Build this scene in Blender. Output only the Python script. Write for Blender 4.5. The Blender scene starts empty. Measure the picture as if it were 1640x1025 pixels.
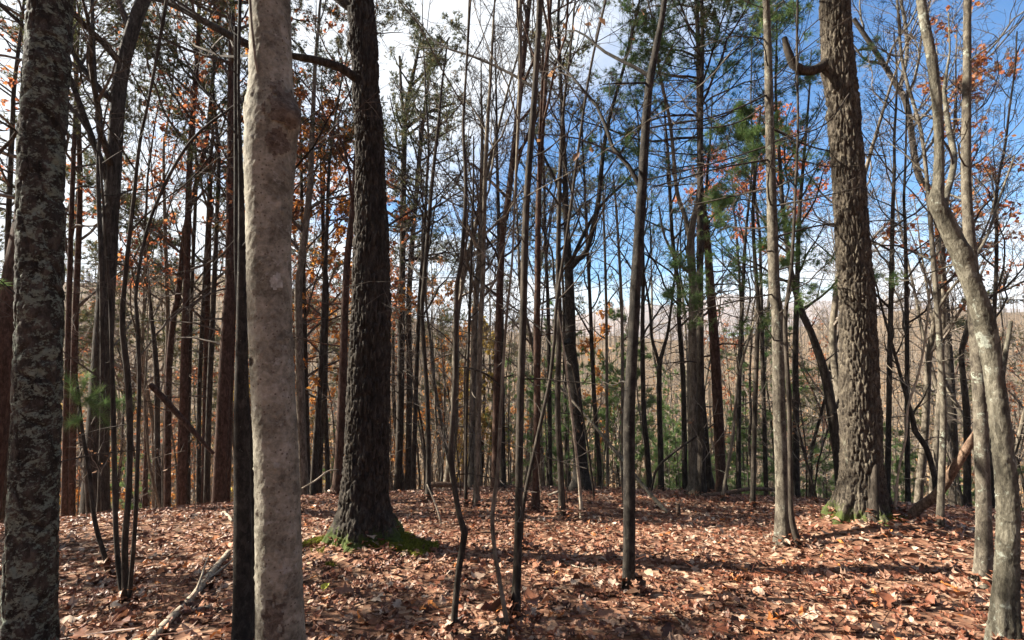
import bpy, math
import numpy as np
from mathutils import Vector, Matrix, Euler
rng = np.random.default_rng(11)
scene = bpy.context.scene
COL = scene.collection
PI = math.pi

# ------------------------------------------------------------------ camera
F, CX, CY = 820.0, 820.0, 512.5            # focal length and centre in photo pixels
HORIZON = 560.0
PITCH = math.atan((HORIZON - CY) / F)
CAM = np.array([0.0, 0.0, 1.6])
cam = bpy.data.cameras.new('camera')
cam.sensor_width = 36.0
cam.lens = 36.0 * F / 1640.0
cam.clip_start, cam.clip_end = 0.05, 6000
cam_ob = bpy.data.objects.new('camera', cam)
cam_ob.location = CAM
cam_ob.rotation_euler = (PI / 2 + PITCH, 0, 0)
COL.objects.link(cam_ob)
scene.camera = cam_ob

# ------------------------------------------------------------------ light
SUN_AZ, SUN_EL = math.radians(-80), math.radians(34)
sun_dir = Vector((math.sin(SUN_AZ) * math.cos(SUN_EL), math.cos(SUN_AZ) * math.cos(SUN_EL), math.sin(SUN_EL)))
sun = bpy.data.lights.new('sun', 'SUN')
sun.energy, sun.angle, sun.color = 5.0, math.radians(0.55), (1.0, 0.93, 0.80)
sun_ob = bpy.data.objects.new('sun', sun)
sun_ob.rotation_euler = (-sun_dir).to_track_quat('-Z', 'Y').to_euler()
COL.objects.link(sun_ob)

world = bpy.data.worlds.new('World')
scene.world = world
world.use_nodes = True
SKY_STRENGTH = 0.05


def build_world():
    nt = world.node_tree
    N, L = nt.nodes, nt.links
    N.clear()
    out = N.new('ShaderNodeOutputWorld')
    bg = N.new('ShaderNodeBackground')
    bg.inputs['Strength'].default_value = SKY_STRENGTH
    sky = N.new('ShaderNodeTexSky')
    sky.sky_type = 'NISHITA'
    sky.sun_disc = False
    sky.sun_elevation, sky.sun_rotation = SUN_EL, SUN_AZ
    sky.altitude, sky.air_density, sky.dust_density, sky.ozone_density = 400, 1.0, 0.8, 3.0
    hs = N.new('ShaderNodeHueSaturation')
    hs.inputs['Saturation'].default_value = 1.9
    hs.inputs['Value'].default_value = 0.88
    L.new(sky.outputs[0], hs.inputs['Color'])
    tc = N.new('ShaderNodeTexCoord')
    sep = N.new('ShaderNodeSeparateXYZ')
    L.new(tc.outputs['Generated'], sep.inputs[0])

    def m(op, a, b=None, c=None, clamp=False):
        n = N.new('ShaderNodeMath'); n.operation = op; n.use_clamp = clamp
        for i, v in enumerate((a, b, c)):
            if v is None: continue
            if isinstance(v, (int, float)): n.inputs[i].default_value = v
            else: L.new(v, n.inputs[i])
        return n.outputs[0]
    x, y, z = sep.outputs
    zz = m('ADD', m('MAXIMUM', z, 0.0), 0.22)
    comb = N.new('ShaderNodeCombineXYZ')
    L.new(m('DIVIDE', x, zz), comb.inputs[0]); L.new(m('DIVIDE', y, zz), comb.inputs[1])
    mp = N.new('ShaderNodeMapping')
    mp.inputs['Rotation'].default_value = (0, 0, 0.5)
    mp.inputs['Scale'].default_value = (0.6, 1.7, 1)
    L.new(comb.outputs[0], mp.inputs['Vector'])
    n1 = N.new('ShaderNodeTexNoise'); n1.inputs['Scale'].default_value = 1.9; n1.inputs['Detail'].default_value = 7
    n1.inputs['Roughness'].default_value = 0.58; n1.inputs['Distortion'].default_value = 0.5
    L.new(mp.outputs[0], n1.inputs['Vector'])

    def near(az, el, width, amount):        # a cloud bank that stands in that quarter of the sky
        d = (math.sin(math.radians(az)) * math.cos(math.radians(el)), math.cos(math.radians(az)) * math.cos(math.radians(el)), math.sin(math.radians(el)))
        vm = N.new('ShaderNodeVectorMath'); vm.operation = 'DOT_PRODUCT'
        L.new(tc.outputs['Generated'], vm.inputs[0]); vm.inputs[1].default_value = d
        mr = N.new('ShaderNodeMapRange'); mr.interpolation_type = 'SMOOTHERSTEP'
        mr.inputs['From Min'].default_value = math.cos(math.radians(width)); mr.inputs['From Max'].default_value = 1.0
        mr.inputs['To Min'].default_value = 0.0; mr.inputs['To Max'].default_value = amount
        L.new(vm.outputs['Value'], mr.inputs['Value'])
        return mr.outputs[0]
    low = N.new('ShaderNodeMapRange'); low.interpolation_type = 'SMOOTHSTEP'
    low.inputs['From Min'].default_value = 0.06; low.inputs['From Max'].default_value = 0.30
    low.inputs['To Min'].default_value = 0.42; low.inputs['To Max'].default_value = 0.0
    L.new(z, low.inputs['Value'])
    s = m('ADD', n1.outputs['Fac'], low.outputs[0])
    for a in CLOUD_BANKS:
        s = m('ADD', s, near(*a))
    mr = N.new('ShaderNodeMapRange'); mr.interpolation_type = 'SMOOTHSTEP'
    mr.inputs['From Min'].default_value = 0.40; mr.inputs['From Max'].default_value = 0.90
    L.new(s, mr.inputs['Value'])
    mix = N.new('ShaderNodeMix'); mix.data_type = 'RGBA'
    L.new(mr.outputs[0], mix.inputs[0])
    L.new(hs.outputs[0], mix.inputs[6])
    mix.inputs[7].default_value = CLOUD_COLOR
    L.new(mix.outputs[2], bg.inputs['Color'])
    L.new(bg.outputs[0], out.inputs['Surface'])


CLOUD_COLOR = (4.6, 4.8, 5.05, 1)
CLOUD_BANKS = [(-80, 25, 80, 0.46), (2, 38, 28, 0.32), (14, 18, 20, -0.36), (40, 24, 20, -0.26)]
build_world()

scene.view_settings.view_transform = 'Standard'
scene.view_settings.look = 'None'
scene.view_settings.gamma = 1.0
scene.view_settings.use_curve_mapping = False
scene.view_settings.exposure = 2.25
scene.render.engine = 'CYCLES'
scene.cycles.max_bounces = 8
scene.cycles.diffuse_bounces = 3
scene.cycles.transmission_bounces = 4
scene.cycles.transparent_max_bounces = 4
scene.cycles.volume_bounces = 0


# ------------------------------------------------------------------ small maths
def ray(px, py):
    cx, cy = (px - CX) / F, (CY - py) / F
    c, s = math.cos(PITCH), math.sin(PITCH)
    return np.array([cx, c - s * cy, s + c * cy])


def unproj(px, py, Y):
    d = ray(px, py)
    return CAM + d * (Y / d[1])


def project(p):
    d = np.asarray(p) - CAM
    c, s = math.cos(PITCH), math.sin(PITCH)
    f = d[1] * c + d[2] * s
    u = -d[1] * s + d[2] * c
    return CX + F * d[0] / f, CY - F * u / f


def _hash(ix, iy, iz, seed=0):
    h = (ix.astype(np.int64) * 73856093) ^ (iy.astype(np.int64) * 19349663) ^ (iz.astype(np.int64) * 83492791) ^ (seed * 2654435761)
    h &= 0xFFFFFFFF
    h = ((h ^ (h >> 15)) * 0x2C1B3C6D) & 0xFFFFFFFF
    h = ((h ^ (h >> 12)) * 0x297A2D39) & 0xFFFFFFFF
    h = h ^ (h >> 15)
    return h / 4294967296.0


def vnoise(p, seed=0):
    i = np.floor(p); f = p - i
    f = f * f * (3 - 2 * f)
    ix, iy, iz = i[..., 0], i[..., 1], i[..., 2]
    r = 0
    for a in (0, 1):
        wa = f[..., 0] if a else 1 - f[..., 0]
        for b in (0, 1):
            wb = f[..., 1] if b else 1 - f[..., 1]
            for c in (0, 1):
                wc = f[..., 2] if c else 1 - f[..., 2]
                r = r + wa * wb * wc * _hash(ix + a, iy + b, iz + c, seed)
    return r


def fbm(p, octaves=4, seed=0):
    r, a, t = 0, 1.0, 0
    for k in range(octaves):
        r = r + a * vnoise(p * (2.03 ** k) + 17.3 * k, seed + k)
        t += a; a *= 0.5
    return r / t


def voro(p, seed=0):
    i = np.floor(p)
    f1 = np.full(p.shape[:-1], 9.0); f2 = f1.copy(); cid = np.zeros_like(f1)
    for a in (-1, 0, 1):
        for b in (-1, 0, 1):
            for c in (-1, 0, 1):
                jx, jy, jz = i[..., 0] + a, i[..., 1] + b, i[..., 2] + c
                q = np.stack([jx + _hash(jx, jy, jz, seed), jy + _hash(jx, jy, jz, seed + 1), jz + _hash(jx, jy, jz, seed + 2)], -1)
                d = np.linalg.norm(q - p, axis=-1)
                closer = d < f1
                f2 = np.where(closer, f1, np.minimum(f2, d))
                cid = np.where(closer, _hash(jx, jy, jz, seed + 3), cid)
                f1 = np.where(closer, d, f1)
    return f1, f2, cid


def sstep(a, b, x):
    t = np.clip((x - a) / (b - a), 0, 1)
    return t * t * (3 - 2 * t)


def norm(v):
    return v / np.maximum(np.linalg.norm(v, axis=-1, keepdims=True), 1e-9)


# ------------------------------------------------------------------ terrain
MOUNDS = [(-1.42, 5.15, 0.13, 0.55), (3.95, 5.75, 0.24, 0.8), (5.2, 5.2, 0.10, 1.2), (2.3, 5.0, -0.07, 0.6), (-4.2, 6.6, 0.10, 1.4), (0.6, 8.8, 0.08, 1.5)]


def gh(x, y):
    x = np.asarray(x, float); y = np.asarray(y, float)
    kx = np.where(x < 0, 0.105, 0.062)
    x2 = x * x / (1 + (x / 22.0) ** 2)
    s = y + kx * x2 - 12.9
    sp = np.logaddexp(0, s / 1.3) * 1.3
    base = -0.16 * (y - 2.75)
    base = np.where(y < -4, 0.16 * 6.75 + 0.22 * (-4 - y), base)
    z1 = base - 0.24 * np.minimum(sp, 60)
    p = np.stack([x, y, 0 * x], -1)
    z1 = z1 + 0.10 * (fbm(p * 0.55, 3, 5) - 0.5) * np.clip(np.hypot(x, y) / 4, 0.2, 1) + 0.5 * (fbm(p * 0.11, 3, 9) - 0.5) * sstep(10, 22, y)
    for mx, my, a, w in MOUNDS:
        z1 = z1 + a * np.exp(-((x - mx) ** 2 + (y - my) ** 2) / (w * w))
    # the far side of the valley
    az = x / np.maximum(y, 1)
    top = np.interp(az, [-1.3, -0.8, -0.55, -0.3, -0.1, 0.15, 0.4, 0.75, 1.3], [0.14, 0.13, 0.14, 0.095, 0.045, 0.02, 0.02, 0.075, 0.08])
    top = top + 0.03 * (fbm(np.stack([az * 6, 0 * az, 0 * az], -1), 3, 31) - 0.5)
    t = sstep(34, 260, y)
    z2 = -20 + t * (20 + 1.6 + top * 260) - np.maximum(y - 270, 0) * 0.1
    k = 2.5
    z2 = np.where(y > 30, z2, -80)
    m = np.maximum(z1, z2)
    return m + k * np.log(np.exp((z1 - m) / k) + np.exp((z2 - m) / k)) * sstep(25, 45, y)


def on_ground(px, py):
    d = ray(px, py)
    Y = np.linspace(1.2, 40, 4000)
    p = CAM + d[None] * (Y / d[1])[:, None]
    below = p[:, 2] < gh(p[:, 0], p[:, 1])
    i = int(np.argmax(below)) if below.any() else 2000
    return p[i]


# ------------------------------------------------------------------ mesh helpers
class Geo:
    def __init__(s):
        s.V, s.Q, s.T, s.a, s.n = [], [], [], [], 0

    def add(s, V, Q=None, T=None, a=None):
        V = np.asarray(V, np.float64).reshape(-1, 3)
        if Q is not None and len(Q): s.Q.append(np.asarray(Q, np.int64).reshape(-1, 4) + s.n)
        if T is not None and len(T): s.T.append(np.asarray(T, np.int64).reshape(-1, 3) + s.n)
        s.V.append(V)
        s.a.append(np.zeros(len(V)) if a is None else np.broadcast_to(np.asarray(a, float), (len(V),)))
        s.n += len(V)
        return s


def to_mesh(name, g, mat, smooth=False, origin=(0, 0, 0)):
    V = np.concatenate(g.V) - np.asarray(origin)
    Q = np.concatenate(g.Q) if g.Q else np.zeros((0, 4), np.int64)
    T = np.concatenate(g.T) if g.T else np.zeros((0, 3), np.int64)
    me = bpy.data.meshes.new(name)
    me.vertices.add(len(V)); me.vertices.foreach_set('co', V.astype(np.float32).ravel())
    nl = Q.size + T.size
    me.loops.add(nl); me.loops.foreach_set('vertex_index', np.concatenate([Q.ravel(), T.ravel()]).astype(np.int32))
    me.polygons.add(len(Q) + len(T))
    starts = np.concatenate([np.arange(len(Q)) * 4, Q.size + np.arange(len(T)) * 3]).astype(np.int32)
    me.polygons.foreach_set('loop_start', starts)
    me.polygons.foreach_set('use_smooth', np.full(len(starts), smooth))
    at = me.attributes.new('tint', 'FLOAT', 'POINT')
    at.data.foreach_set('value', np.concatenate(g.a).astype(np.float32))
    me.materials.append(mat)
    me.update(calc_edges=True)
    return me


def put(name, me, parent=None, loc=None, **props):
    o = bpy.data.objects.new(name, me)
    COL.objects.link(o)
    if parent is not None: o.parent = parent
    elif loc is not None: o.location = loc
    for k, v in props.items():
        if v: o[k] = v
    return o


def empty(name, loc, label, cat, group=None):
    o = bpy.data.objects.new(name, None)
    COL.objects.link(o)
    o.location = [float(c) for c in loc]
    o.empty_display_size = 0.1
    o['label'] = label; o['category'] = cat
    if group: o['group'] = group
    return o


def copy_tree(o, parent=None):
    c = o.copy(); COL.objects.link(c)
    if parent is not None: c.parent = parent
    for ch in [k for k in KIDS.get(o.name, [])]:
        copy_tree(ch, c)
    return c


def tubes(P, Rr, sides=3, cap=False):
    """P (B,N,3), Rr (B,N) -> verts, quads of B tapering tubes."""
    B, N = P.shape[:2]
    T = np.gradient(P, axis=1); T = norm(T)
    mean = norm(P[:, -1] - P[:, 0])
    ref = np.where(np.abs(mean[:, 2:3]) > 0.8, np.array([[1.0, 0, 0]]), np.array([[0, 0, 1.0]]))
    U = norm(np.cross(T, ref[:, None, :])); W = np.cross(T, U)
    a = np.arange(sides) * 2 * PI / sides
    V = P[:, :, None] + Rr[:, :, None, None] * (np.cos(a)[None, None, :, None] * U[:, :, None] + np.sin(a)[None, None, :, None] * W[:, :, None])
    idx = np.arange(B * N * sides).reshape(B, N, sides)
    a0 = idx[:, :-1]; a1 = np.roll(a0, -1, 2); b0 = idx[:, 1:]; b1 = np.roll(b0, -1, 2)
    return V.reshape(-1, 3), np.stack([a0, a1, b1, b0], -1).reshape(-1, 4)


def smooth_path(pts, step):
    """Catmull-Rom through pts (M,k), resampled about every step along the first three columns."""
    pts = np.asarray(pts, float)
    p = np.vstack([2 * pts[0] - pts[1], pts, 2 * pts[-1] - pts[-2]])
    out = []
    for i in range(1, len(p) - 2):
        n = max(1, int(round(np.linalg.norm(p[i + 1][:3] - p[i][:3]) / step)))
        t = np.linspace(0, 1, n, endpoint=False)[:, None]
        a, b, c, d = p[i - 1], p[i], p[i + 1], p[i + 2]
        out.append(0.5 * (2 * b + (c - a) * t + (2 * a - 5 * b + 4 * c - d) * t ** 2 + (3 * b - a - 3 * c + d) * t ** 3))
    out.append(p[-2][None])
    return np.vstack(out)


def grow(P, Rr, n, t0, t1, ang, L, npts, rr, up, wander, rmin, g, lfall=0.5, flat=0.0):
    """n children on each of the branches P (B,N,3); L: their length (scalar or (B,))."""
    B, N = P.shape[:2]
    t = t0 + (t1 - t0) * (np.arange(n)[None] + g.random((B, n))) / n
    f = t * (N - 1); i = np.clip(np.floor(f).astype(int), 0, N - 2); fr = (f - i)[..., None]
    bi = np.arange(B)[:, None]
    pos = P[bi, i] * (1 - fr) + P[bi, i + 1] * fr
    tan = norm(P[bi, i + 1] - P[bi, i])
    rad = Rr[bi, i] * (1 - fr[..., 0]) + Rr[bi, i + 1] * fr[..., 0]
    rv = g.normal(size=(B, n, 3)); rv[..., 2] *= (1 - flat)
    perp = norm(rv - (rv * tan).sum(-1, keepdims=True) * tan)
    a = np.radians(ang[0] + (ang[1] - ang[0]) * g.random((B, n)))[..., None]
    d = np.cos(a) * tan + np.sin(a) * perp
    Lc = np.broadcast_to(np.asarray(L, float).reshape(-1, 1), (B, n)) * (1 - lfall * (t - t0) / max(t1 - t0, 1e-6)) * (0.6 + 0.7 * g.random((B, n)))
    C = B * n
    pos, d, Lc = pos.reshape(C, 3), d.reshape(C, 3), Lc.reshape(C)
    r0 = np.maximum(rad.reshape(C) * rr, rmin)
    out = np.zeros((C, npts, 3)); out[:, 0] = pos
    for k in range(1, npts):
        d = norm(d + g.normal(size=(C, 3)) * wander + np.array([0, 0, up]))
        out[:, k] = out[:, k - 1] + d * (Lc / (npts - 1))[:, None]
    R2 = np.maximum(r0[:, None] * np.linspace(1, 0.3, npts)[None], rmin * 0.8)
    return out, R2, Lc


def leaf_quads(C, size, g, tint=None, droop=0.3):
    n = len(C)
    d = norm(g.normal(size=(n, 3)) + np.array([0, 0, -droop]))
    s = norm(np.cross(d, g.normal(size=(n, 3))))
    nn = np.cross(d, s)
    L = size * (0.6 + 0.8 * g.random(n))[:, None]
    V = np.stack([C, C + d * L * 0.5 + s * L * 0.33 + nn * L * 0.12, C + d * L, C + d * L * 0.45 - s * L * 0.33 + nn * L * 0.12], 1)
    return V.reshape(-1, 3), np.arange(n * 4).reshape(n, 4), np.repeat(g.random(n) if tint is None else tint, 4)


def needle_tris(C, D, k, length, width, g, spread=0.9):
    n = len(C)
    d = norm(D[:, None] * 0.55 + g.normal(size=(n, k, 3)) * spread * 0.6 + np.array([0, 0, 0.12]))
    s = norm(np.cross(d, g.normal(size=(n, k, 3))))
    L = length * (0.7 + 0.6 * g.random((n, k)))[..., None]
    b = C[:, None] - D[:, None] * (0.03 * g.random((n, k)))[..., None]
    V = np.stack([b - s * width * 0.5, b + s * width * 0.5, b + d * L], 2)
    return V.reshape(-1, 3), np.arange(n * k * 3).reshape(-1, 3), np.repeat(g.random(n), 3 * k)


# ------------------------------------------------------------------ materials
MAT = {}


def nodes_of(name):
    m = bpy.data.materials.new(name); m.use_nodes = True
    nt = m.node_tree; nt.nodes.clear()
    MAT[name] = m
    return m, nt, nt.nodes, nt.links


def ramp(N, stops, interp='LINEAR'):
    r = N.new('ShaderNodeValToRGB'); cr = r.color_ramp; cr.interpolation = interp
    while len(cr.elements) > 1: cr.elements.remove(cr.elements[-1])
    cr.elements[0].position = stops[0][0]; cr.elements[0].color = (*stops[0][1], 1)
    for p, c in stops[1:]:
        e = cr.elements.new(p); e.color = (*c, 1)
    return r


def noise(N, L, vec, scale, detail=4, rough=0.6, dist=0.0):
    n = N.new('ShaderNodeTexNoise')
    n.inputs['Scale'].default_value = scale; n.inputs['Detail'].default_value = detail
    n.inputs['Roughness'].default_value = rough; n.inputs['Distortion'].default_value = dist
    L.new(vec, n.inputs['Vector'])
    return n.outputs['Fac']


def bark(name, dark, mid, light, scale=14, zs=0.25, lichen=None, lam=0.6, lscale=7.0, bump=0.6, bdist=0.02, lz=1.0, spots=None, rough=0.9, moss_low=None, lsoft=0.05, plates=0.22):
    m, nt, N, L = nodes_of(name)
    out = N.new('ShaderNodeOutputMaterial'); bs = N.new('ShaderNodeBsdfPrincipled')
    bs.inputs['Roughness'].default_value = rough
    bs.inputs['Specular IOR Level'].default_value = 0.2
    L.new(bs.outputs[0], out.inputs[0])
    geo = N.new('ShaderNodeNewGeometry')
    mp = N.new('ShaderNodeMapping'); mp.inputs['Scale'].default_value = (1, 1, zs)
    L.new(geo.outputs['Position'], mp.inputs['Vector'])
    f = noise(N, L, mp.outputs[0], scale, 6, 0.65, 0.4)
    mpf = N.new('ShaderNodeMapping'); mpf.inputs['Scale'].default_value = (1, 1, min(1.0, zs * 1.3))
    L.new(geo.outputs['Position'], mpf.inputs['Vector'])
    ff = noise(N, L, mpf.outputs[0], scale * 5.5, 4, 0.7)
    vc = N.new('ShaderNodeTexVoronoi'); vc.inputs['Scale'].default_value = scale * 1.9
    L.new(mpf.outputs[0], vc.inputs['Vector'])
    sc_ = N.new('ShaderNodeSeparateColor'); L.new(vc.outputs['Color'], sc_.inputs[0])
    w1 = N.new('ShaderNodeMath'); w1.operation = 'MULTIPLY_ADD'; L.new(ff, w1.inputs[0]); w1.inputs[1].default_value = 0.55; w1.inputs[2].default_value = -0.275
    w2 = N.new('ShaderNodeMath'); w2.operation = 'MULTIPLY_ADD'; L.new(sc_.outputs[0], w2.inputs[0]); w2.inputs[1].default_value = plates; w2.inputs[2].default_value = -0.5 * plates
    w3 = N.new('ShaderNodeMath'); L.new(w1.outputs[0], w3.inputs[0]); L.new(w2.outputs[0], w3.inputs[1])
    w4 = N.new('ShaderNodeMath'); L.new(w3.outputs[0], w4.inputs[0]); L.new(f, w4.inputs[1])
    f = w4.outputs[0]
    r = ramp(N, [(0.30, dark), (0.52, mid), (0.74, light)])
    L.new(f, r.inputs[0])
    col = r.outputs[0]
    if lichen:
        mp2 = N.new('ShaderNodeMapping'); mp2.inputs['Scale'].default_value = (1, 1, lz)
        L.new(geo.outputs['Position'], mp2.inputs['Vector'])
        f2a = noise(N, L, mp2.outputs[0], lscale, 7, 0.7, 0.6); f2b = noise(N, L, mp2.outputs[0], lscale * 4.5, 4, 0.7)
        m2 = N.new('ShaderNodeMath'); m2.operation = 'MULTIPLY_ADD'; L.new(f2b, m2.inputs[0]); m2.inputs[1].default_value = 0.5; m2.inputs[2].default_value = -0.25
        m3 = N.new('ShaderNodeMath'); L.new(f2a, m3.inputs[0]); L.new(m2.outputs[0], m3.inputs[1]); f2 = m3.outputs[0]
        mr = N.new('ShaderNodeMapRange'); mr.inputs['From Min'].default_value = lam; mr.inputs['From Max'].default_value = lam + lsoft
        L.new(f2, mr.inputs['Value'])
        mx = N.new('ShaderNodeMix'); mx.data_type = 'RGBA'
        L.new(mr.outputs[0], mx.inputs[0]); L.new(col, mx.inputs[6])
        f3 = noise(N, L, geo.outputs['Position'], 60, 3)
        r3 = ramp(N, [(0.3, tuple(c * 0.6 for c in lichen)), (0.7, lichen)])
        L.new(f3, r3.inputs[0]); L.new(r3.outputs[0], mx.inputs[7])
        col = mx.outputs[2]
    if spots:
        vo = N.new('ShaderNodeTexVoronoi'); vo.inputs['Scale'].default_value = spots[0]
        L.new(geo.outputs['Position'], vo.inputs['Vector'])
        mr = N.new('ShaderNodeMapRange'); mr.inputs['From Min'].default_value = spots[1]; mr.inputs['From Max'].default_value = spots[1] * 0.7
        L.new(vo.outputs['Distance'], mr.inputs['Value'])
        mx = N.new('ShaderNodeMix'); mx.data_type = 'RGBA'
        L.new(mr.outputs[0], mx.inputs[0]); L.new(col, mx.inputs[6]); mx.inputs[7].default_value = (*spots[2], 1)
        col = mx.outputs[2]
    if moss_low:                                  # green growth recorded in the mesh's tint attribute
        at = N.new('ShaderNodeAttribute'); at.attribute_name = 'tint'
        fm = noise(N, L, geo.outputs['Position'], 22, 5)
        ad = N.new('ShaderNodeMath'); ad.operation = 'ADD'; L.new(at.outputs['Fac'], ad.inputs[0]); L.new(fm, ad.inputs[1])
        mr = N.new('ShaderNodeMapRange'); mr.inputs['From Min'].default_value = 0.95; mr.inputs['From Max'].default_value = 1.15
        L.new(ad.outputs[0], mr.inputs['Value'])
        mx = N.new('ShaderNodeMix'); mx.data_type = 'RGBA'
        L.new(mr.outputs[0], mx.inputs[0]); L.new(col, mx.inputs[6]); mx.inputs[7].default_value = (*moss_low, 1)
        col = mx.outputs[2]
    L.new(col, bs.inputs['Base Color'])
    if bump:
        b = N.new('ShaderNodeBump'); b.inputs['Strength'].default_value = bump; b.inputs['Distance'].default_value = bdist
        L.new(f, b.inputs['Height']); L.new(b.outputs[0], bs.inputs['Normal'])
    return m


def leafy(name, stops, trans=0.35, rough=0.6, by_object=False, interp='LINEAR', vary=0.25):
    m, nt, N, L = nodes_of(name)
    out = N.new('ShaderNodeOutputMaterial')
    if by_object:
        at = N.new('ShaderNodeObjectInfo'); src = at.outputs['Random']
    else:
        at = N.new('ShaderNodeAttribute'); at.attribute_name = 'tint'; src = at.outputs['Fac']
    r = ramp(N, stops, interp)
    L.new(src, r.inputs[0])
    geo = N.new('ShaderNodeNewGeometry')
    f = noise(N, L, geo.outputs['Position'], 45, 3)
    hs = N.new('ShaderNodeHueSaturation'); L.new(r.outputs[0], hs.inputs['Color'])
    mr = N.new('ShaderNodeMapRange'); mr.inputs['To Min'].default_value = 1 - vary; mr.inputs['To Max'].default_value = 1 + vary
    mr.inputs['From Min'].default_value = 0.25; mr.inputs['From Max'].default_value = 0.75
    L.new(f, mr.inputs['Value']); L.new(mr.outputs[0], hs.inputs['Value'])
    bs = N.new('ShaderNodeBsdfPrincipled'); bs.inputs['Roughness'].default_value = rough; bs.inputs['Specular IOR Level'].default_value = 0.25
    tr = N.new('ShaderNodeBsdfTranslucent')
    L.new(hs.outputs[0], bs.inputs['Base Color']); L.new(hs.outputs[0], tr.inputs['Color'])
    mx = N.new('ShaderNodeMixShader'); mx.inputs[0].default_value = trans
    L.new(bs.outputs[0], mx.inputs[1]); L.new(tr.outputs[0], mx.inputs[2]); L.new(mx.outputs[0], out.inputs[0])
    return m


bark('bark_lichen', (0.010, 0.008, 0.006), (0.03, 0.024, 0.019), (0.075, 0.06, 0.048), 16, 0.5, (0.16, 0.182, 0.145), 0.505, 15.0, 0.8, 0.012, 1.3, lsoft=0.07)
bark('bark_pale', (0.07, 0.061, 0.045), (0.175, 0.158, 0.123), (0.29, 0.265, 0.215), 11, 0.8, (0.29, 0.275, 0.235), 0.60, 7.0, 0.7, 0.006, 1.2, spots=(46, 0.22, (0.09, 0.07, 0.053)), lsoft=0.10, plates=0.12)
bark('bark_oak', (0.010, 0.008, 0.006), (0.029, 0.023, 0.018), (0.07, 0.058, 0.045), 26, 0.22, (0.12, 0.12, 0.10), 0.66, 6.0, 0.6, 0.012, 0.4, moss_low=(0.045, 0.06, 0.012))
bark('bark_oak_pale', (0.02, 0.0155, 0.012), (0.062, 0.05, 0.037), (0.15, 0.126, 0.094), 30, 0.25, (0.18, 0.17, 0.13), 0.66, 6.0, 0.7, 0.012, 0.4, moss_low=(0.055, 0.07, 0.018))
bark('bark_black', (0.009, 0.007, 0.006), (0.024, 0.02, 0.016), (0.055, 0.047, 0.038), 22, 0.5, (0.20, 0.205, 0.165), 0.68, 26.0, 0.6, 0.01)
bark('bark_grey', (0.05, 0.04, 0.03), (0.125, 0.104, 0.078), (0.215, 0.185, 0.145), 20, 0.25, (0.27, 0.275, 0.215), 0.64, 9.0, 0.6, 0.012)
bark('bark_dull', (0.014, 0.011, 0.008), (0.038, 0.03, 0.023), (0.078, 0.063, 0.049), 20, 0.25, (0.12, 0.12, 0.095), 0.68, 9.0, 0.6, 0.012)
bark('bark_red', (0.02, 0.011, 0.007), (0.055, 0.03, 0.021), (0.10, 0.058, 0.042), 18, 0.35, None, 0.6, 6, 0.7, 0.015)
bark('bark_lit', (0.032, 0.026, 0.02), (0.088, 0.075, 0.057), (0.165, 0.145, 0.112), 22, 0.4, (0.24, 0.25, 0.20), 0.61, 8.0, 0.6, 0.01, moss_low=(0.05, 0.07, 0.02))
bark('bark_twisted', (0.03, 0.026, 0.019), (0.082, 0.073, 0.054), (0.155, 0.14, 0.108), 20, 0.3, (0.26, 0.27, 0.225), 0.59, 8.0, 0.8, 0.014, lsoft=0.08)
bark('dead_wood', (0.15, 0.115, 0.085), (0.27, 0.22, 0.165), (0.40, 0.34, 0.26), 30, 0.5, (0.36, 0.38, 0.30), 0.62, 10.0, 0.5, 0.006)
bark('rotten_wood', (0.05, 0.03, 0.02), (0.12, 0.075, 0.05), (0.2, 0.14, 0.1), 30, 0.5, None, 0.6, 10.0, 0.6, 0.006)
bark('lichen_crust', (0.19, 0.178, 0.145), (0.28, 0.268, 0.23), (0.37, 0.36, 0.32), 40, 1.0, None, bump=0.5, bdist=0.004)
bark('bark_burl', (0.05, 0.036, 0.027), (0.11, 0.085, 0.065), (0.18, 0.15, 0.118), 30, 1.2, None, bump=0.9, bdist=0.012)
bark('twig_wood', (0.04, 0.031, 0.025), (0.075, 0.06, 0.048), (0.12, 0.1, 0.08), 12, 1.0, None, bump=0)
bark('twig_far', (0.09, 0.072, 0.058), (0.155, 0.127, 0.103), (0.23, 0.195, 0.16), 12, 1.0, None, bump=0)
leafy('needles_pine', [(0, (0.035, 0.045, 0.018)), (0.5, (0.07, 0.08, 0.033)), (0.85, (0.11, 0.105, 0.045)), (1, (0.20, 0.13, 0.05))], 0.4)
leafy('needles_white_pine', [(0, (0.06, 0.105, 0.036)), (0.6, (0.105, 0.175, 0.055)), (1, (0.17, 0.215, 0.07))], 0.55)
leafy('leaves_russet', [(0, (0.20, 0.06, 0.035)), (0.5, (0.32, 0.11, 0.05)), (1, (0.46, 0.20, 0.07))], 0.5)
leafy('leaves_red', [(0, (0.30, 0.07, 0.03)), (0.5, (0.45, 0.13, 0.05)), (1, (0.52, 0.22, 0.08))], 0.5)
leafy('leaves_orange', [(0, (0.30, 0.10, 0.025)), (0.5, (0.45, 0.18, 0.04)), (1, (0.50, 0.27, 0.07))], 0.5)
leafy('leaves_yellow', [(0, (0.35, 0.20, 0.04)), (0.5, (0.42, 0.29, 0.07)), (1, (0.36, 0.30, 0.08))], 0.5)
leafy('leaves_brown', [(0, (0.12, 0.06, 0.035)), (1, (0.27, 0.15, 0.08))], 0.4)
LITTER = [(0.0, (0.04, 0.018, 0.011)), (0.16, (0.10, 0.034, 0.018)), (0.36, (0.165, 0.060, 0.032)), (0.54, (0.215, 0.096, 0.056)), (0.72, (0.26, 0.142, 0.094)),
          (0.86, (0.32, 0.21, 0.15)), (0.93, (0.40, 0.30, 0.225)), (0.96, (0.34, 0.11, 0.035)), (1.0, (0.40, 0.15, 0.04))]
leafy('litter', LITTER, 0.12, 0.5)
leafy('fallen', LITTER, 0.12, 0.5, by_object=True)
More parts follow.
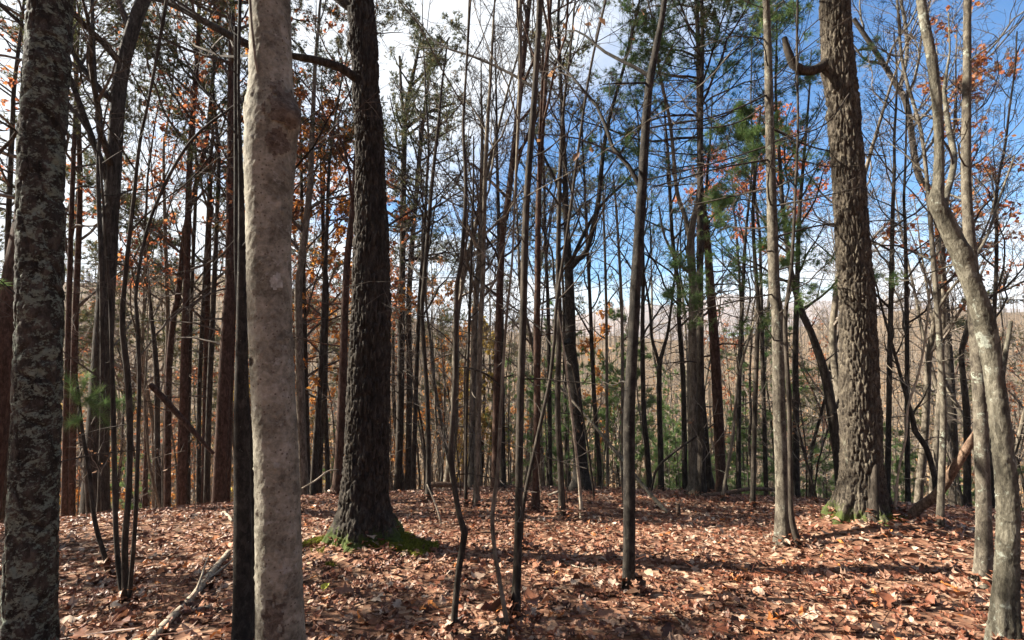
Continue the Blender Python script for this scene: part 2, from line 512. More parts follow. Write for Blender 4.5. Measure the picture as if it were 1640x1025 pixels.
leafy('fallen_yellow', [(0, (0.36, 0.36, 0.05)), (1, (0.36, 0.36, 0.05))], 0.2, 0.5)
leafy('mossy', [(0, (0.07, 0.075, 0.010)), (0.5, (0.15, 0.15, 0.018)), (1, (0.19, 0.19, 0.026))], 0.25, 0.9)
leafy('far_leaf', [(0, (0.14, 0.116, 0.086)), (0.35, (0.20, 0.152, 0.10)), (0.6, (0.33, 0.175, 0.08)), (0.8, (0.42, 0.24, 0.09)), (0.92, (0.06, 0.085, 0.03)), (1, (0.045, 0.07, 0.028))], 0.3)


def ground_material():
    m, nt, N, L = nodes_of('soil')
    out = N.new('ShaderNodeOutputMaterial'); bs = N.new('ShaderNodeBsdfPrincipled'); bs.inputs['Roughness'].default_value = 0.95
    bs.inputs['Specular IOR Level'].default_value = 0.1
    geo = N.new('ShaderNodeNewGeometry')
    vo = N.new('ShaderNodeTexVoronoi'); vo.inputs['Scale'].default_value = 14; vo.inputs['Randomness'].default_value = 1
    L.new(geo.outputs['Position'], vo.inputs['Vector'])
    sep = N.new('ShaderNodeSeparateColor'); L.new(vo.outputs['Color'], sep.inputs[0])
    r = ramp(N, [(0, (0.05, 0.026, 0.017)), (0.4, (0.13, 0.062, 0.038)), (0.75, (0.22, 0.12, 0.075)), (1, (0.32, 0.21, 0.14))])
    L.new(sep.outputs[0], r.inputs[0])
    f = noise(N, L, geo.outputs['Position'], 0.12, 6, 0.7)
    r2 = ramp(N, [(0.3, (0.085, 0.066, 0.045)), (0.55, (0.145, 0.10, 0.062)), (0.75, (0.19, 0.11, 0.052))])
    L.new(f, r2.inputs[0])
    sp = N.new('ShaderNodeSeparateXYZ'); L.new(geo.outputs['Position'], sp.inputs[0])
    mr = N.new('ShaderNodeMapRange'); mr.inputs['From Min'].default_value = 30; mr.inputs['From Max'].default_value = 70
    L.new(sp.outputs[1], mr.inputs['Value'])
    mx = N.new('ShaderNodeMix'); mx.data_type = 'RGBA'
    L.new(mr.outputs[0], mx.inputs[0]); L.new(r.outputs[0], mx.inputs[6]); L.new(r2.outputs[0], mx.inputs[7])
    L.new(mx.outputs[2], bs.inputs['Base Color'])
    b = N.new('ShaderNodeBump'); b.inputs['Strength'].default_value = 0.8; b.inputs['Distance'].default_value = 0.03
    L.new(vo.outputs['Distance'], b.inputs['Height']); L.new(b.outputs[0], bs.inputs['Normal'])
    L.new(bs.outputs[0], out.inputs[0])
    m2, nt, N, L = nodes_of('far_hill')
    out = N.new('ShaderNodeOutputMaterial'); bs = N.new('ShaderNodeBsdfPrincipled'); bs.inputs['Roughness'].default_value = 1
    geo = N.new('ShaderNodeNewGeometry')
    f = noise(N, L, geo.outputs['Position'], 0.03, 6, 0.7)
    r2 = ramp(N, [(0.3, (0.085, 0.07, 0.065)), (0.55, (0.15, 0.105, 0.085)), (0.75, (0.17, 0.10, 0.07))])
    L.new(f, r2.inputs[0]); L.new(r2.outputs[0], bs.inputs['Base Color'])
    L.new(bs.outputs[0], out.inputs[0])


ground_material()


# ------------------------------------------------------------------ the ground and the far hills
def warp_axis(lo, hi, near, growth):
    a = [0.0]
    s = near
    while a[-1] < hi:
        a.append(a[-1] + s); s *= growth
    b = [0.0]; s = near
    while b[-1] > lo:
        b.append(b[-1] - s); s *= growth
    return np.array(sorted(set(b[1:] + a)))


def grid(xs, ys, fn):
    X, Y = np.meshgrid(xs, ys)
    V = np.stack([X, Y, fn(X, Y)], -1).reshape(-1, 3)
    nx, ny = len(xs), len(ys)
    i = np.arange(nx * ny).reshape(ny, nx)
    return V, np.stack([i[:-1, :-1], i[:-1, 1:], i[1:, 1:], i[1:, :-1]], -1).reshape(-1, 4)


ys_ = np.concatenate([np.arange(-70, -14, 2.0), np.arange(-14, 0, 0.5), np.arange(0, 16, 0.18), np.arange(16, 60, 0.6), np.arange(60, 300, 4), np.arange(300, 900, 40)])
V, Q = grid(warp_axis(-900, 900, 0.17, 1.024), ys_, gh)
ground = put('ground', to_mesh('ground', Geo().add(V, Q), MAT['soil'], True), kind='structure')


def mountain_h(x, y):
    az = x / np.maximum(y, 1)
    ridge = np.interp(az, [-1.6, -0.6, -0.1, 0.1, 0.25, 0.33, 0.42, 0.55, 0.75, 0.9, 1.6], [0.05, 0.05, 0.05, 0.062, 0.09, 0.088, 0.108, 0.098, 0.10, 0.085, 0.05])
    p = np.stack([az * 9, y / 900, 0 * x], -1)
    return 1.6 + y * (ridge + 0.018 * (fbm(p, 4, 3) - 0.5)) - ((y - 1500) / 1500.0) ** 2 * 500


V, Q = grid(np.linspace(-3000, 3000, 240), np.linspace(950, 2200, 40), mountain_h)
put('mountain_ridge', to_mesh('mountain_ridge', Geo().add(V, Q), MAT['far_hill'], True), kind='structure')

# ------------------------------------------------------------------ trees
KIDS = {}
TREES = []                                  # (root, spec kind, photo column at eye height, depth)
CROWN = {
    'bare': dict(n=13, L=0.25, ang=(28, 60), up=0.09, wander=0.17, n2=6, n3=5, n4=3, c0=0.38, dead=6),
    'oak': dict(n=11, L=0.36, ang=(40, 75), up=0.05, wander=0.2, n2=7, n3=5, n4=2, c0=0.45, dead=2),
    'russet': dict(n=12, L=0.26, ang=(35, 65), up=0.07, wander=0.17, n2=6, n3=4, n4=2, c0=0.36, dead=4, leaf=('leaves_russet', 1400, 0.09)),
    'redtop': dict(n=14, L=0.22, ang=(35, 70), up=0.06, wander=0.16, n2=6, n3=4, n4=2, c0=0.55, dead=3, leaf=('leaves_red', 2600, 0.12)),
    'yellow': dict(n=14, L=0.26, ang=(35, 70), up=0.05, wander=0.15, n2=6, n3=4, n4=2, c0=0.2, dead=0, leaf=('leaves_yellow', 2400, 0.09)),
    'sprout': dict(n=5, L=0.4, ang=(20, 50), up=0.08, wander=0.18, n2=2, n3=0, n4=0, c0=0.15, dead=0, leaf=('leaves_brown', 6, 0.06)),
    'orange': dict(n=12, L=0.24, ang=(35, 70), up=0.05, wander=0.15, n2=6, n3=4, n4=2, c0=0.25, dead=3, leaf=('leaves_orange', 2400, 0.095)),
    'sap': dict(n=8, L=0.24, ang=(25, 60), up=0.07, wander=0.16, n2=4, n3=3, n4=0, c0=0.35, dead=3),
    'sapbrown': dict(n=8, L=0.24, ang=(25, 60), up=0.07, wander=0.16, n2=4, n3=3, n4=0, c0=0.35, dead=3, leaf=('leaves_brown', 60, 0.07)),
    'pine': dict(n=24, L=0.20, ang=(55, 88), up=0.05, wander=0.17, n2=7, n3=0, n4=0, c0=0.52, dead=12, needle=('needles_pine', 14, 11, 0.10, 0.012), fluff=0.07),
    'wpine': dict(rr=0.28, n=34, L=0.24, ang=(72, 96), up=0.012, wander=0.08, n2=7, n3=3, n4=0, c0=0.34, dead=16, needle=('needles_white_pine', 6, 18, 0.10, 0.0055), flat=0.4, fluff=0.04),
    'young_wpine': dict(n=26, L=0.30, ang=(62, 88), up=0.03, wander=0.08, n2=7, n3=0, n4=0, c0=0.10, dead=0, needle=('needles_white_pine', 5, 18, 0.13, 0.007), flat=0.4),
    'none': None,
}


def crown_geo(P, Rr, kind, Y, g, scale=1.0, dead=None, c0=None, H=None, dense=1.0, cull=False):
    """Branches of a trunk path P: (primary paths, primary radii, Geo of twigs, {material: Geo of leaves})."""
    c = CROWN[kind]
    H = H or (P[-1, 2] - P[0, 2])
    rmin = max(0.0022, 0.00030 * Y)
    zrel = (P[:, 2] - P[0, 2]) / (P[-1, 2] - P[0, 2])
    c0 = c['c0'] if c0 is None else c0
    tt = np.linspace(0, 1, len(P))
    t0 = float(np.interp(c0, zrel, tt))
    flat = c.get('flat', 0)
    n = max(3, int(c['n'] * dense))
    A, AR, AL = grow(P[None], Rr[None], n, t0, 0.985, c['ang'], c['L'] * H * scale, 9, c.get('rr', 0.55), c['up'], c['wander'], rmin * 1.5, g, 0.62, flat * 0.8)
    tw, leaves = Geo(), {}
    nd = c['dead'] if dead is None else dead
    if nd:
        D, DR, DL = grow(P[None], Rr[None], nd, max(0.12, t0 * 0.35), t0, (65, 100), 0.075 * H * scale, 6, 0.22, 0.0, 0.16, rmin * 1.2, g, 0.0)
        D2, DR2, _ = grow(D, DR, 3, 0.3, 1, (25, 60), DL * 0.4, 4, 0.6, 0, 0.15, rmin, g)
        tw.add(*tubes(D2, DR2, 3))
    else:
        D = DR = None
    ends = []
    if c['n2']:
        B2, R2, L2 = grow(A, AR, c['n2'], 0.18, 1.0, (28, 62), AL * 0.48, 6, 0.6, c['up'] * 0.8, c['wander'], rmin, g, 0.55, flat)
        tw.add(*tubes(B2, R2, 3)); last, lastR, lastL = B2, R2, L2
        if c['n3']:
            B3, R3, L3 = grow(B2, R2, c['n3'], 0.2, 1.0, (28, 60), L2 * 0.5, 4, 0.65, c['up'] * 0.6, c['wander'], rmin, g, 0.45, flat)
            tw.add(*tubes(B3, R3, 3)); last, lastR, lastL = B3, R3, L3
            if c['n4']:
                if cull:                        # the finest twigs only where they could be seen from about here
                    q = B3[:, -1] - CAM
                    f_ = np.maximum(q[:, 1], 0.1)
                    vis = (np.abs(q[:, 0] / f_) < 1.2) & (q[:, 2] / f_ < 0.85) & (q[:, 1] > 0.3)
                    if vis.sum() > 3: B3, R3, L3 = B3[vis], R3[vis], L3[vis]
                B4, R4, L4 = grow(B3, R3, c['n4'], 0.25, 1.0, (30, 60), L3 * 0.55, 3, 0.7, 0.05, 0.16, rmin * 0.85, g, 0.3, flat)
                tw.add(*tubes(B4, R4, 3)); last, lastR, lastL = B4, R4, L4
    if c.get('leaf'):
        mat, k, size = c['leaf']
        k = int(k * dense)
        # leaves hang in patches: some branches keep theirs, others are bare
        keep = np.nonzero(g.random(len(last)) < 0.6)[0]
        bi = g.choice(keep, k)
        f = g.random(k) * (last.shape[1] - 1)
        i = np.minimum(f.astype(int), last.shape[1] - 2)
        C = last[bi, i] + (last[bi, i + 1] - last[bi, i]) * (f - i)[:, None] + g.normal(size=(k, 3)) * 0.03
        leaves[mat] = leaf_quads(C, size * (1 + 0.012 * Y), g)
    if c.get('needle'):
        mat, per, k, ln, wd = c['needle']
        m = len(last)
        keepb = g.random(m) < 0.88
        lb = last[keepb]; m = len(lb)
        f = (0.35 + 0.65 * (np.arange(per)[None] + g.random((m, per))) / per) * (lb.shape[1] - 1.001)
        i = f.astype(int); bi = np.arange(m)[:, None]
        C = lb[bi, i] + (lb[bi, i + 1] - lb[bi, i]) * (f - i)[..., None]
        C = C + g.normal(size=C.shape) * c.get('fluff', 0.0)
        Dn = norm(lb[bi, i + 1] - lb[bi, i])
        V, T, a = needle_tris(C.reshape(-1, 3), Dn.reshape(-1, 3), k, ln, wd * (1 + 0.03 * Y), g)
        leaves[mat] = (V, T, a)
    return A, AR, D, DR, tw, leaves


def bark_ball(P, Rr, sides, wob, seed, flare=0.0, zb=None):
    """A trunk tube with an uneven outline; flare widens the foot with root lobes."""
    V, Q = tubes(P[None], Rr[None], sides)
    N = len(P)
    C = np.repeat(P, sides, 0)
    d = V - C
    k = 1 + wob * (fbm(V * np.array([7, 7, 2.2]), 3, seed) - 0.5) * 2
    if flare:
        th = np.arctan2(d[:, 1], d[:, 0])
        e = np.exp(-np.clip(V[:, 2] - zb, 0, 9) / 0.16)
        k = k + flare * e * (0.5 + 0.5 * np.cos(th * 4 + seed))
    return C + d * k[:, None], Q


def trunk_path(pts, Y, H=None, top=None, lean=0.0, g=None, step=0.25, tip=0.012):
    W = []
    for px, py, w in pts:
        y = Y + lean * (560 - py) / F
        p = unproj(px, py, y)
        ca = 1 / math.sqrt(1 + ((px - CX) / F) ** 2)
        W.append([*p, 0.5 * w * y / F * ca])
    W = np.array(W)
    b = W[0]
    zg = float(gh(b[0], b[1]))
    if b[2] > zg - 0.05:                       # carry the stem down to the soil behind the crest
        d = W[0, :3] - W[1, :3]; d = d / max(abs(d[2]), 1e-3)
        d[:2] = np.clip(d[:2], -0.25, 0.25)
        dz = b[2] - zg
        foot = b[:3] + d * 0
        foot = foot + np.array([d[0], d[1], 0]) * min(dz, 1.0) * 0.5; foot[2] = zg
        W = np.vstack([[foot[0], foot[1], zg - 0.2, b[3] * 1.12], W] if dz > 0.1 else [[b[0], b[1], zg - 0.2, b[3] * 1.1], W])
    else:
        zg = b[2]
    base = np.array([W[0, 0], W[0, 1], zg]) if zg < b[2] - 0.05 else np.array([b[0], b[1], float(gh(b[0], b[1]))])
    if W[0, 2] > base[2] - 0.12:
        W = np.vstack([[W[0, 0], W[0, 1], base[2] - 0.22, W[0, 3] * 1.15], W])
    ztop = base[2] + H if H else unproj(pts[-1][0], top, Y)[2]
    d = norm(W[-1, :3] - W[-2, :3]); p = W[-1, :3].copy(); r = W[-1, 3]
    ext = []
    n = max(0, int((ztop - p[2]) / 0.8))
    for i in range(n):
        d = norm(d * 0.92 + np.array([0, 0, 0.09]) + g.normal(size=3) * 0.045)
        p = p + d * 0.8
        ext.append([*p, max(tip, r + (tip - r) * (i + 1) / n)])
    if ext: W = np.vstack([W, ext])
    S = smooth_path(W, step)
    return S[:, :3], np.maximum(S[:, 3], 0.003), base


def finish_tree(root, base, P, Rr, bark_m, kind, Y, g, sides=10, wob=0.07, flare=0.35, smooth=True, detail=True, opts=None, trunk_mesh=None):
    opts = opts or {}
    kids = []
    if trunk_mesh is None:
        V, Q = bark_ball(P, Rr, sides, wob, int(g.integers(1e6)), flare, base[2])
        a = np.exp(-np.clip(V[:, 2] - base[2], 0, 9) / 0.25) * opts.get('moss', 0.0)
        trunk_mesh = to_mesh('trunk', Geo().add(V, Q, a=a), MAT[bark_m], smooth, base)
    kids.append(put('trunk', trunk_mesh, root))
    tw_mat = MAT[opts.get('twig', 'twig_wood')]
    br_mat = MAT[opts.get('branch_bark', bark_m if bark_m not in ('bark_pale', 'bark_lichen') else 'bark_grey')]
    tw = Geo(); leaves = {}
    solo = []
    if kind != 'none':
        above = P[P[:, 2] > base[2] - 0.05]; aR = Rr[P[:, 2] > base[2] - 0.05]
        A, AR, D, DR, tw, leaves = crown_geo(above, aR, kind, Y, g, opts.get('scale', 1.0), opts.get('dead'), opts.get('c0'), opts.get('cH'), opts.get('dense', 1.0), base[1] > 0.5)
        both = [(A, AR, 5)] + ([(D, DR, 4)] if D is not None else [])
        for X, XR, sd in both:
            for b in range(len(X)):
                px, py = project(X[b, len(X[b]) // 2])
                if detail and -40 < px < 1680 and -30 < py < 800:
                    solo.append((X[b], XR[b], sd))
                else:
                    tw.add(*tubes(X[b:b + 1], XR[b:b + 1], sd))
    for lp in opts.get('limbs', []):            # limbs drawn one by one
        lpts, lopt = lp
        W = []
        for q in lpts:
            yy = Y + (q[3] if len(q) > 3 else 0)
            ca = 1 / math.sqrt(1 + ((q[0] - CX) / F) ** 2)
            W.append([*unproj(q[0], q[1], yy), 0.5 * q[2] * yy / F * ca])
        S = smooth_path(W, 0.12)
        if lopt.get('ext'):
            d = norm(S[-1, :3] - S[-2, :3]); p = S[-1, :3].copy(); r = S[-1, 3]; ex = []
            for i in range(lopt['ext']):
                d = norm(d + g.normal(size=3) * 0.1 + np.array([0, 0, 0.05])); p = p + d * 0.3
                ex.append([*p, max(0.004, r * (1 - (i + 1) / lopt['ext']))])
            S = np.vstack([S, ex])
        solo.append((S[:, :3], S[:, 3], 8))
        if lopt.get('n2', 6):
            rmin = max(0.0022, 0.0003 * Y)
            Ls = np.array([np.linalg.norm(S[-1, :3] - S[0, :3])])
            B2, R2, L2 = grow(S[None, :, :3], S[None, :, 3], lopt.get('n2', 6), lopt.get('t0', 0.3), 1, (25, 60), Ls * 0.4, 7, 0.5, 0.06, 0.17, rmin, g)
            B3, R3, L3 = grow(B2, R2, 5, 0.2, 1, (25, 60), L2 * 0.5, 5, 0.6, 0.05, 0.17, rmin, g)
            B4, R4, L4 = grow(B3, R3, 3, 0.2, 1, (25, 60), L3 * 0.5, 4, 0.6, 0.05, 0.17, rmin, g)
            for x, y in ((B2, R2), (B3, R3), (B4, R4)): tw.add(*tubes(x, y, 3))
    for S, SR, sd in solo:
        V, Q = tubes(S[None], np.asarray(SR)[None], sd)
        kids.append(put('branch', to_mesh('branch', Geo().add(V, Q), br_mat, True, base), root))
    if tw.n:
        crown = put('crown', to_mesh('crown', tw, tw_mat, False, base), root, kind='stuff')
        kids.append(crown)
    for mat, (V, E, a) in leaves.items():
        gg = Geo().add(V, E, a=a) if E.shape[1] == 4 else Geo().add(V, T=E, a=a)
        KIDS.setdefault(crown.name, []).append(put('needles' if 'needle' in mat else 'foliage', to_mesh('foliage', gg, MAT[mat], False, base), crown, kind='stuff'))
    KIDS[root.name] = kids
    return kids


def tree(name, cat, label, bark_m, kind, pts, Y=None, H=None, top=None, group=None, **o):
    o.setdefault('flare', 0.55)
    g = np.random.default_rng(abs(int(pts[0][0] * 7 + pts[0][1] * 13 + pts[-1][0] * 3)))
    if Y is None:
        Y = float(on_ground(pts[0][0], pts[0][1])[1])
    P, Rr, base = trunk_path(pts, Y, H, top, o.get('lean', 0.0), g, o.get('step', 0.22), o.get('tip', 0.012))
    root = empty(name, base, label, cat, group)
    finish_tree(root, base, P, Rr, bark_m, kind, Y, g, o.get('sides', 10), o.get('wob', 0.06), o.get('flare', 0.3), opts=o, detail=o.get('detail', True))
    TREES.append((root, pts, Y))
    return root, base, P, Rr, Y, g


# ------------------------------------------------------------------ the big trunks close by, with bark in relief
def hero_trunk(pts, Y, H, relief, sides, step, seed, zmax, foot=0.0, lobes=5, moss=0.0, bumps=(), lean=0.0, amp=1.0):
    g = np.random.default_rng(seed)
    P, Rr, base = trunk_path(pts, Y, H, None, lean, g, step)
    k = int(np.searchsorted(P[:, 2], zmax))
    lo, loR = P[:k], Rr[:k]
    V, Q = tubes(lo[None], loR[None], sides)
    C = np.repeat(lo, sides, 0); d = V - C; r = np.linalg.norm(d, axis=1, keepdims=True); n = d / r
    th = np.arctan2(d[:, 1], d[:, 0])
    disp = np.zeros(len(V))
    if relief == 'oak':
        wv = V + 0.03 * (np.stack([fbm(V * 9, 2, seed), fbm(V * 9, 2, seed + 70), 4 * fbm(V * 7, 2, seed + 80)], -1) - np.array([0.5, 0.5, 2]))
        q = np.stack([wv[:, 0] * 32, wv[:, 1] * 32, wv[:, 2] * 5.5], -1)
        f1, f2, cid = voro(q, seed)
        gr = sstep(0.0, 0.30, f2 - f1)
        g1, g2, gid = voro(np.stack([wv[:, 0] * 62, wv[:, 1] * 62, wv[:, 2] * 19], -1), seed + 30)
        disp = 0.020 * gr - 0.024 + 0.007 * cid + 0.008 * sstep(0, 0.22, g2 - g1) * gr + 0.005 * gid + 0.010 * (fbm(V * 55, 3, seed + 9) - 0.5) + 0.03 * (fbm(V * np.array([3, 3, 1.5]), 3, seed + 4) - 0.5)
    elif relief == 'flake':
        wv = V + 0.05 * (fbm(V * 6, 2, seed)[:, None] - 0.5)
        q = np.stack([wv[:, 0] * 20, wv[:, 1] * 20, wv[:, 2] * 17], -1)
        f1, f2, cid = voro(q, seed)
        q2 = np.stack([wv[:, 0] * 9, wv[:, 1] * 9, wv[:, 2] * 4], -1)
        e1, e2, _ = voro(q2, seed + 50)
        disp = 0.007 * sstep(0.02, 0.2, f2 - f1) + 0.008 * cid - 0.016 * (1 - sstep(0.0, 0.10, e2 - e1)) + 0.008 * (fbm(V * 45, 3, seed + 9) - 0.5) + 0.02 * (fbm(V * 4, 2, seed + 3) - 0.5)
    elif relief == 'smooth':
        disp = 0.010 * (fbm(V * np.array([4, 4, 1.4]), 2, seed) - 0.5) + 0.007 * (fbm(V * np.array([60, 60, 95]), 3, seed + 2) - 0.5) + 0.006 * np.maximum(0, fbm(V * np.array([16, 16, 30]), 3, seed + 12) - 0.55)
        f1, f2, cid = voro(V * np.array([22, 22, 26]), seed)
        disp = disp + 0.004 * (cid > 0.7) * sstep(0.36, 0.15, f1)
    for (bx, by, side, ba, wz, wt) in bumps:
        zc = unproj(bx, by, Y)[2]
        dt = np.angle(np.exp(1j * (th - side)))
        disp = disp + ba * np.exp(-((V[:, 2] - zc) / wz) ** 2 - (dt / wt) ** 2) * (0.75 + 0.6 * (fbm(V * np.array([18, 18, 40]), 3, seed + 7) - 0.3))
    disp = disp * amp
    if foot:
        e = np.exp(-np.clip(V[:, 2] - base[2], 0, 9) / 0.20)
        disp = disp + foot * e * (0.35 + 0.65 * np.maximum(0, np.cos(th * lobes + seed)))
    V = C + n * (r + disp[:, None])
    mossv = moss * np.exp(-np.clip(V[:, 2] - base[2], 0, 9) / 0.20)
    geo = Geo().add(V, Q, a=mossv)
    if k < len(P) - 1:                         # above the frame: plain
        sel = np.unique(np.concatenate([np.arange(k - 1, len(P), max(1, int(0.3 / step))), [len(P) - 1]]))
        geo.add(*tubes(P[None, sel], Rr[None, sel], 12))
    hero_trunk.grid = (V, Q, th, n)
    return P, Rr, base, geo, g


def hero(name, cat, label, bark_m, kind, pts, Y, H, relief, sides, step, seed, zmax, o=None, **kw):
    o = o or {}
    P, Rr, base, geo, g = hero_trunk(pts, Y, H, relief, sides, step, seed, zmax, **kw)
    root = empty(name, base, label, cat)
    s = slice(None, None, max(1, int(0.2 / step)))
    finish_tree(root, base, P[s], Rr[s], bark_m, kind, Y, g, opts=o, trunk_mesh=to_mesh('trunk', geo, MAT[bark_m], True, base))
    TREES.append((root, pts, Y))
    return root, base, P, Rr, g


EAST, WEST = 0.0, PI


def patch(root, base, name, mat, grid, px, py, Y, half_w, half_h, lift, seed, ragged=0.5):
    """A scale of lichen or torn bark lying on the trunk's own surface, round the point seen at px, py."""
    V, Q, th, n = grid
    c = unproj(px, py, Y)
    # the surface point facing the viewer at that place
    d = np.hypot((V[:, 0] - c[0]), (V[:, 2] - c[2])) + np.where(V[:, 1] > Y, 9, 0)
    i = int(np.argmin(d)); t0, z0 = th[i], V[i, 2]
    r = 0.1
    u = np.angle(np.exp(1j * (th - t0))) * r / half_w; v = (V[:, 2] - z0) / half_h
    inside = np.sqrt(u * u + v * v) + ragged * (fbm(V * 45, 3, seed) - 0.5) * 2 < 1
    q = Q[inside[Q].all(1)]
    if not len(q): return
    ids, inv = np.unique(q, return_inverse=True)
    put(name, to_mesh(name, Geo().add(V[ids] + n[ids] * lift, inv.reshape(-1, 4)), MAT[mat], True, base), KIDS[root.name][0])

lichen_root, *_ = hero('flaky_barked_tree', 'tree', 'thick dark trunk with flaky bark and pale grey-green lichen patches', 'bark_lichen', 'bare',
     [(44, 1046, 86), (50, 900, 84), (58, 700, 79), (63, 505, 77), (67, 260, 78), (75, 120, 76), (81, 0, 74)], 2.72, 15, 'flake', 126, 0.012, 3, 4.2, amp=0.6,
     foot=0.03, o=dict(dead=0, c0=.45, branch_bark='bark_dull', limbs=[([(40, 190, 9, 0.1), (18, 225, 8, 0.2), (-20, 260, 7, 0.3)], dict(n2=3)), ([(35, 215, 6, 0.05), (10, 200, 5, -0.1), (-25, 180, 4, -0.2)], dict(n2=3)),
     ([(95, 740, 3.5, -0.1), (150, 728, 3, -0.05), (228, 720, 2, 0.0)], dict(n2=0)), ([(24, 470, 3, -.15), (-10, 440, 2, -.2)], dict(n2=0))]))
pale_root, pale_base, *_ = hero('pale_barked_tree', 'tree', 'smooth pale tan trunk with a dark burl, edge lit by the sun', 'bark_pale', 'bare',
     [(450, 1062, 78), (450, 1025, 75), (447, 900, 73), (444, 765, 72), (438, 630, 72), (433, 505, 73), (431, 400, 74), (431, 330, 77), (432, 260, 85), (434, 205, 86), (434, 140, 76), (433, 60, 71), (432, 0, 71), (430, -80, 66)],
     2.15, 15, 'smooth', 130, 0.010, 8, 3.6, foot=0.02, bumps=((487, 190, EAST - 0.35, 0.042, 0.075, 0.7), (388, 175, WEST, 0.02, 0.06, 0.5), (410, 580, WEST + 0.9, -0.012, 0.02, 0.16), (450, 965, -PI / 2 + 0.1, -0.008, 0.12, 0.35)),
     o=dict(dead=0, c0=.45, limbs=[([(416, 132, 7, -0.07), (409, 95, 5.5, -0.10), (403, 40, 5, -0.11), (399, -20, 4.5, -0.10)], dict(n2=0, ext=4))]))
gp = hero_trunk.grid
patch(pale_root, pale_base, 'lichen_patch', 'lichen_crust', gp, 454, 456, 2.15, 0.034, 0.038, 0.002, 1, 0.9)
patch(pale_root, pale_base, 'burl', 'bark_burl', gp, 474, 185, 2.15, 0.075, 0.10, 0.006, 3, 0.75)
patch(pale_root, pale_base, 'burl', 'bark_burl', gp, 458, 240, 2.15, 0.05, 0.06, 0.004, 4, 0.8)
patch(pale_root, pale_base, 'knot', 'bark_black', gp, 412, 578, 2.15, 0.014, 0.028, 0.003, 5, 0.3)
patch(pale_root, pale_base, 'torn_bark', 'bark_burl', gp, 452, 985, 2.15, 0.055, 0.10, 0.003, 6, 0.9)
oak_root, oak_base, oakP, oakR, _ = hero('oak_tree', 'tree', 'stout dark oak with furrowed bark and bright green moss round its foot', 'bark_oak', 'oak',
     [(585, 892, 100), (587, 872, 92), (586, 850, 84), (584, 800, 73), (586, 750, 70), (588, 700, 69), (592, 600, 66), (594, 505, 63), (595, 400, 56), (593, 250, 46), (590, 190, 45), (587, 150, 43), (583, 70, 44), (578, 0, 43)],
     5.15, 19, 'oak', 160, 0.0135, 21, 6.4, foot=0.16, moss=0.85, bumps=((562, 70, WEST, 0.05, 0.10, 0.6), (575, 235, WEST, 0.02, 0.05, 0.6)),
     o=dict(c0=0.36, dead=0, limbs=[([(572, 128, 15, -0.05), (545, 108, 15, -0.2), (500, 95, 14, -0.3), (470, 90, 12, -0.35), (400, 72, 15, -0.4), (330, 36, 13, -0.4), (290, 14, 12, -0.35), (245, -6, 11, -0.3)], dict(n2=9, ext=4)),
     ([(562, 12, 18), (540, -4, 16), (505, -40, 12)], dict(n2=5, ext=6))]))
snag_root, snag_base, snagP, snagR, _ = hero('oak_tree', 'tree', 'stout oak half in sun with a broken mossy limb stub high up', 'bark_oak_pale', 'oak',
     [(1385, 868, 98), (1385, 850, 88), (1384, 825, 76), (1381, 800, 70), (1379, 700, 65), (1376, 600, 63), (1373, 505, 59), (1371, 457, 58), (1363, 350, 54), (1353, 200, 52), (1343, 100, 52), (1337, 0, 50)],
     5.75, 19, 'oak', 160, 0.0135, 33, 7.0, foot=0.20, moss=0.75, bumps=((1318, 105, WEST, 0.06, 0.1, 0.6), (1395, 790, -PI / 2 + 0.35, -0.07, 0.28, 0.22), (1330, 185, WEST, 0.03, 0.05, 0.6)),
     o=dict(c0=0.42, dead=0, branch_bark='bark_dull', limbs=[([(1325, 102, 20), (1305, 112, 18, -0.05), (1285, 113, 17, -0.1), (1270, 103, 15, -0.1), (1261, 80, 13, -0.1), (1256, 60, 9, -0.1)], dict(n2=0)),
     ([(1360, 150, 3, -0.25), (1320, 200, 2.5, -0.5), (1240, 228, 2, -0.6)], dict(n2=2))]))
wavy_root, *_ = hero('twisted_tree', 'tree', 'crooked lichen-spotted trunk that bends and forks high up', 'bark_twisted', 'bare',
     [(1608, 1046, 52), (1609, 1025, 48), (1614, 880, 40), (1614, 800, 39), (1604, 700, 36), (1591, 600, 34), (1577, 520, 38), (1564, 475, 34), (1537, 405, 32), (1512, 350, 30), (1500, 322, 27), (1503, 285, 19), (1503, 200, 17), (1493, 100, 18), (1474, -10, 15)],
     2.8, 13, 'smooth', 100, 0.010, 44, 4.0, foot=0.03, amp=1.0, bumps=((1537, 405, -1.2, 0.015, 0.05, 0.6), (1590, 600, -2.2, 0.012, 0.03, 0.5), (1606, 720, -1.0, -0.012, 0.04, 0.35), (1612, 860, -2.0, 0.012, 0.04, 0.5)),
     o=dict(dead=0, c0=.45, limbs=[([(1506, 338, 16), (1522, 290, 13, .1), (1528, 250, 12, .2), (1519, 205, 11, .3)], dict(n2=3, ext=3)), ([(1600, 690, 7, .1), (1606, 600, 9, .15), (1619, 515, 8, .2)], dict(n2=0))]))


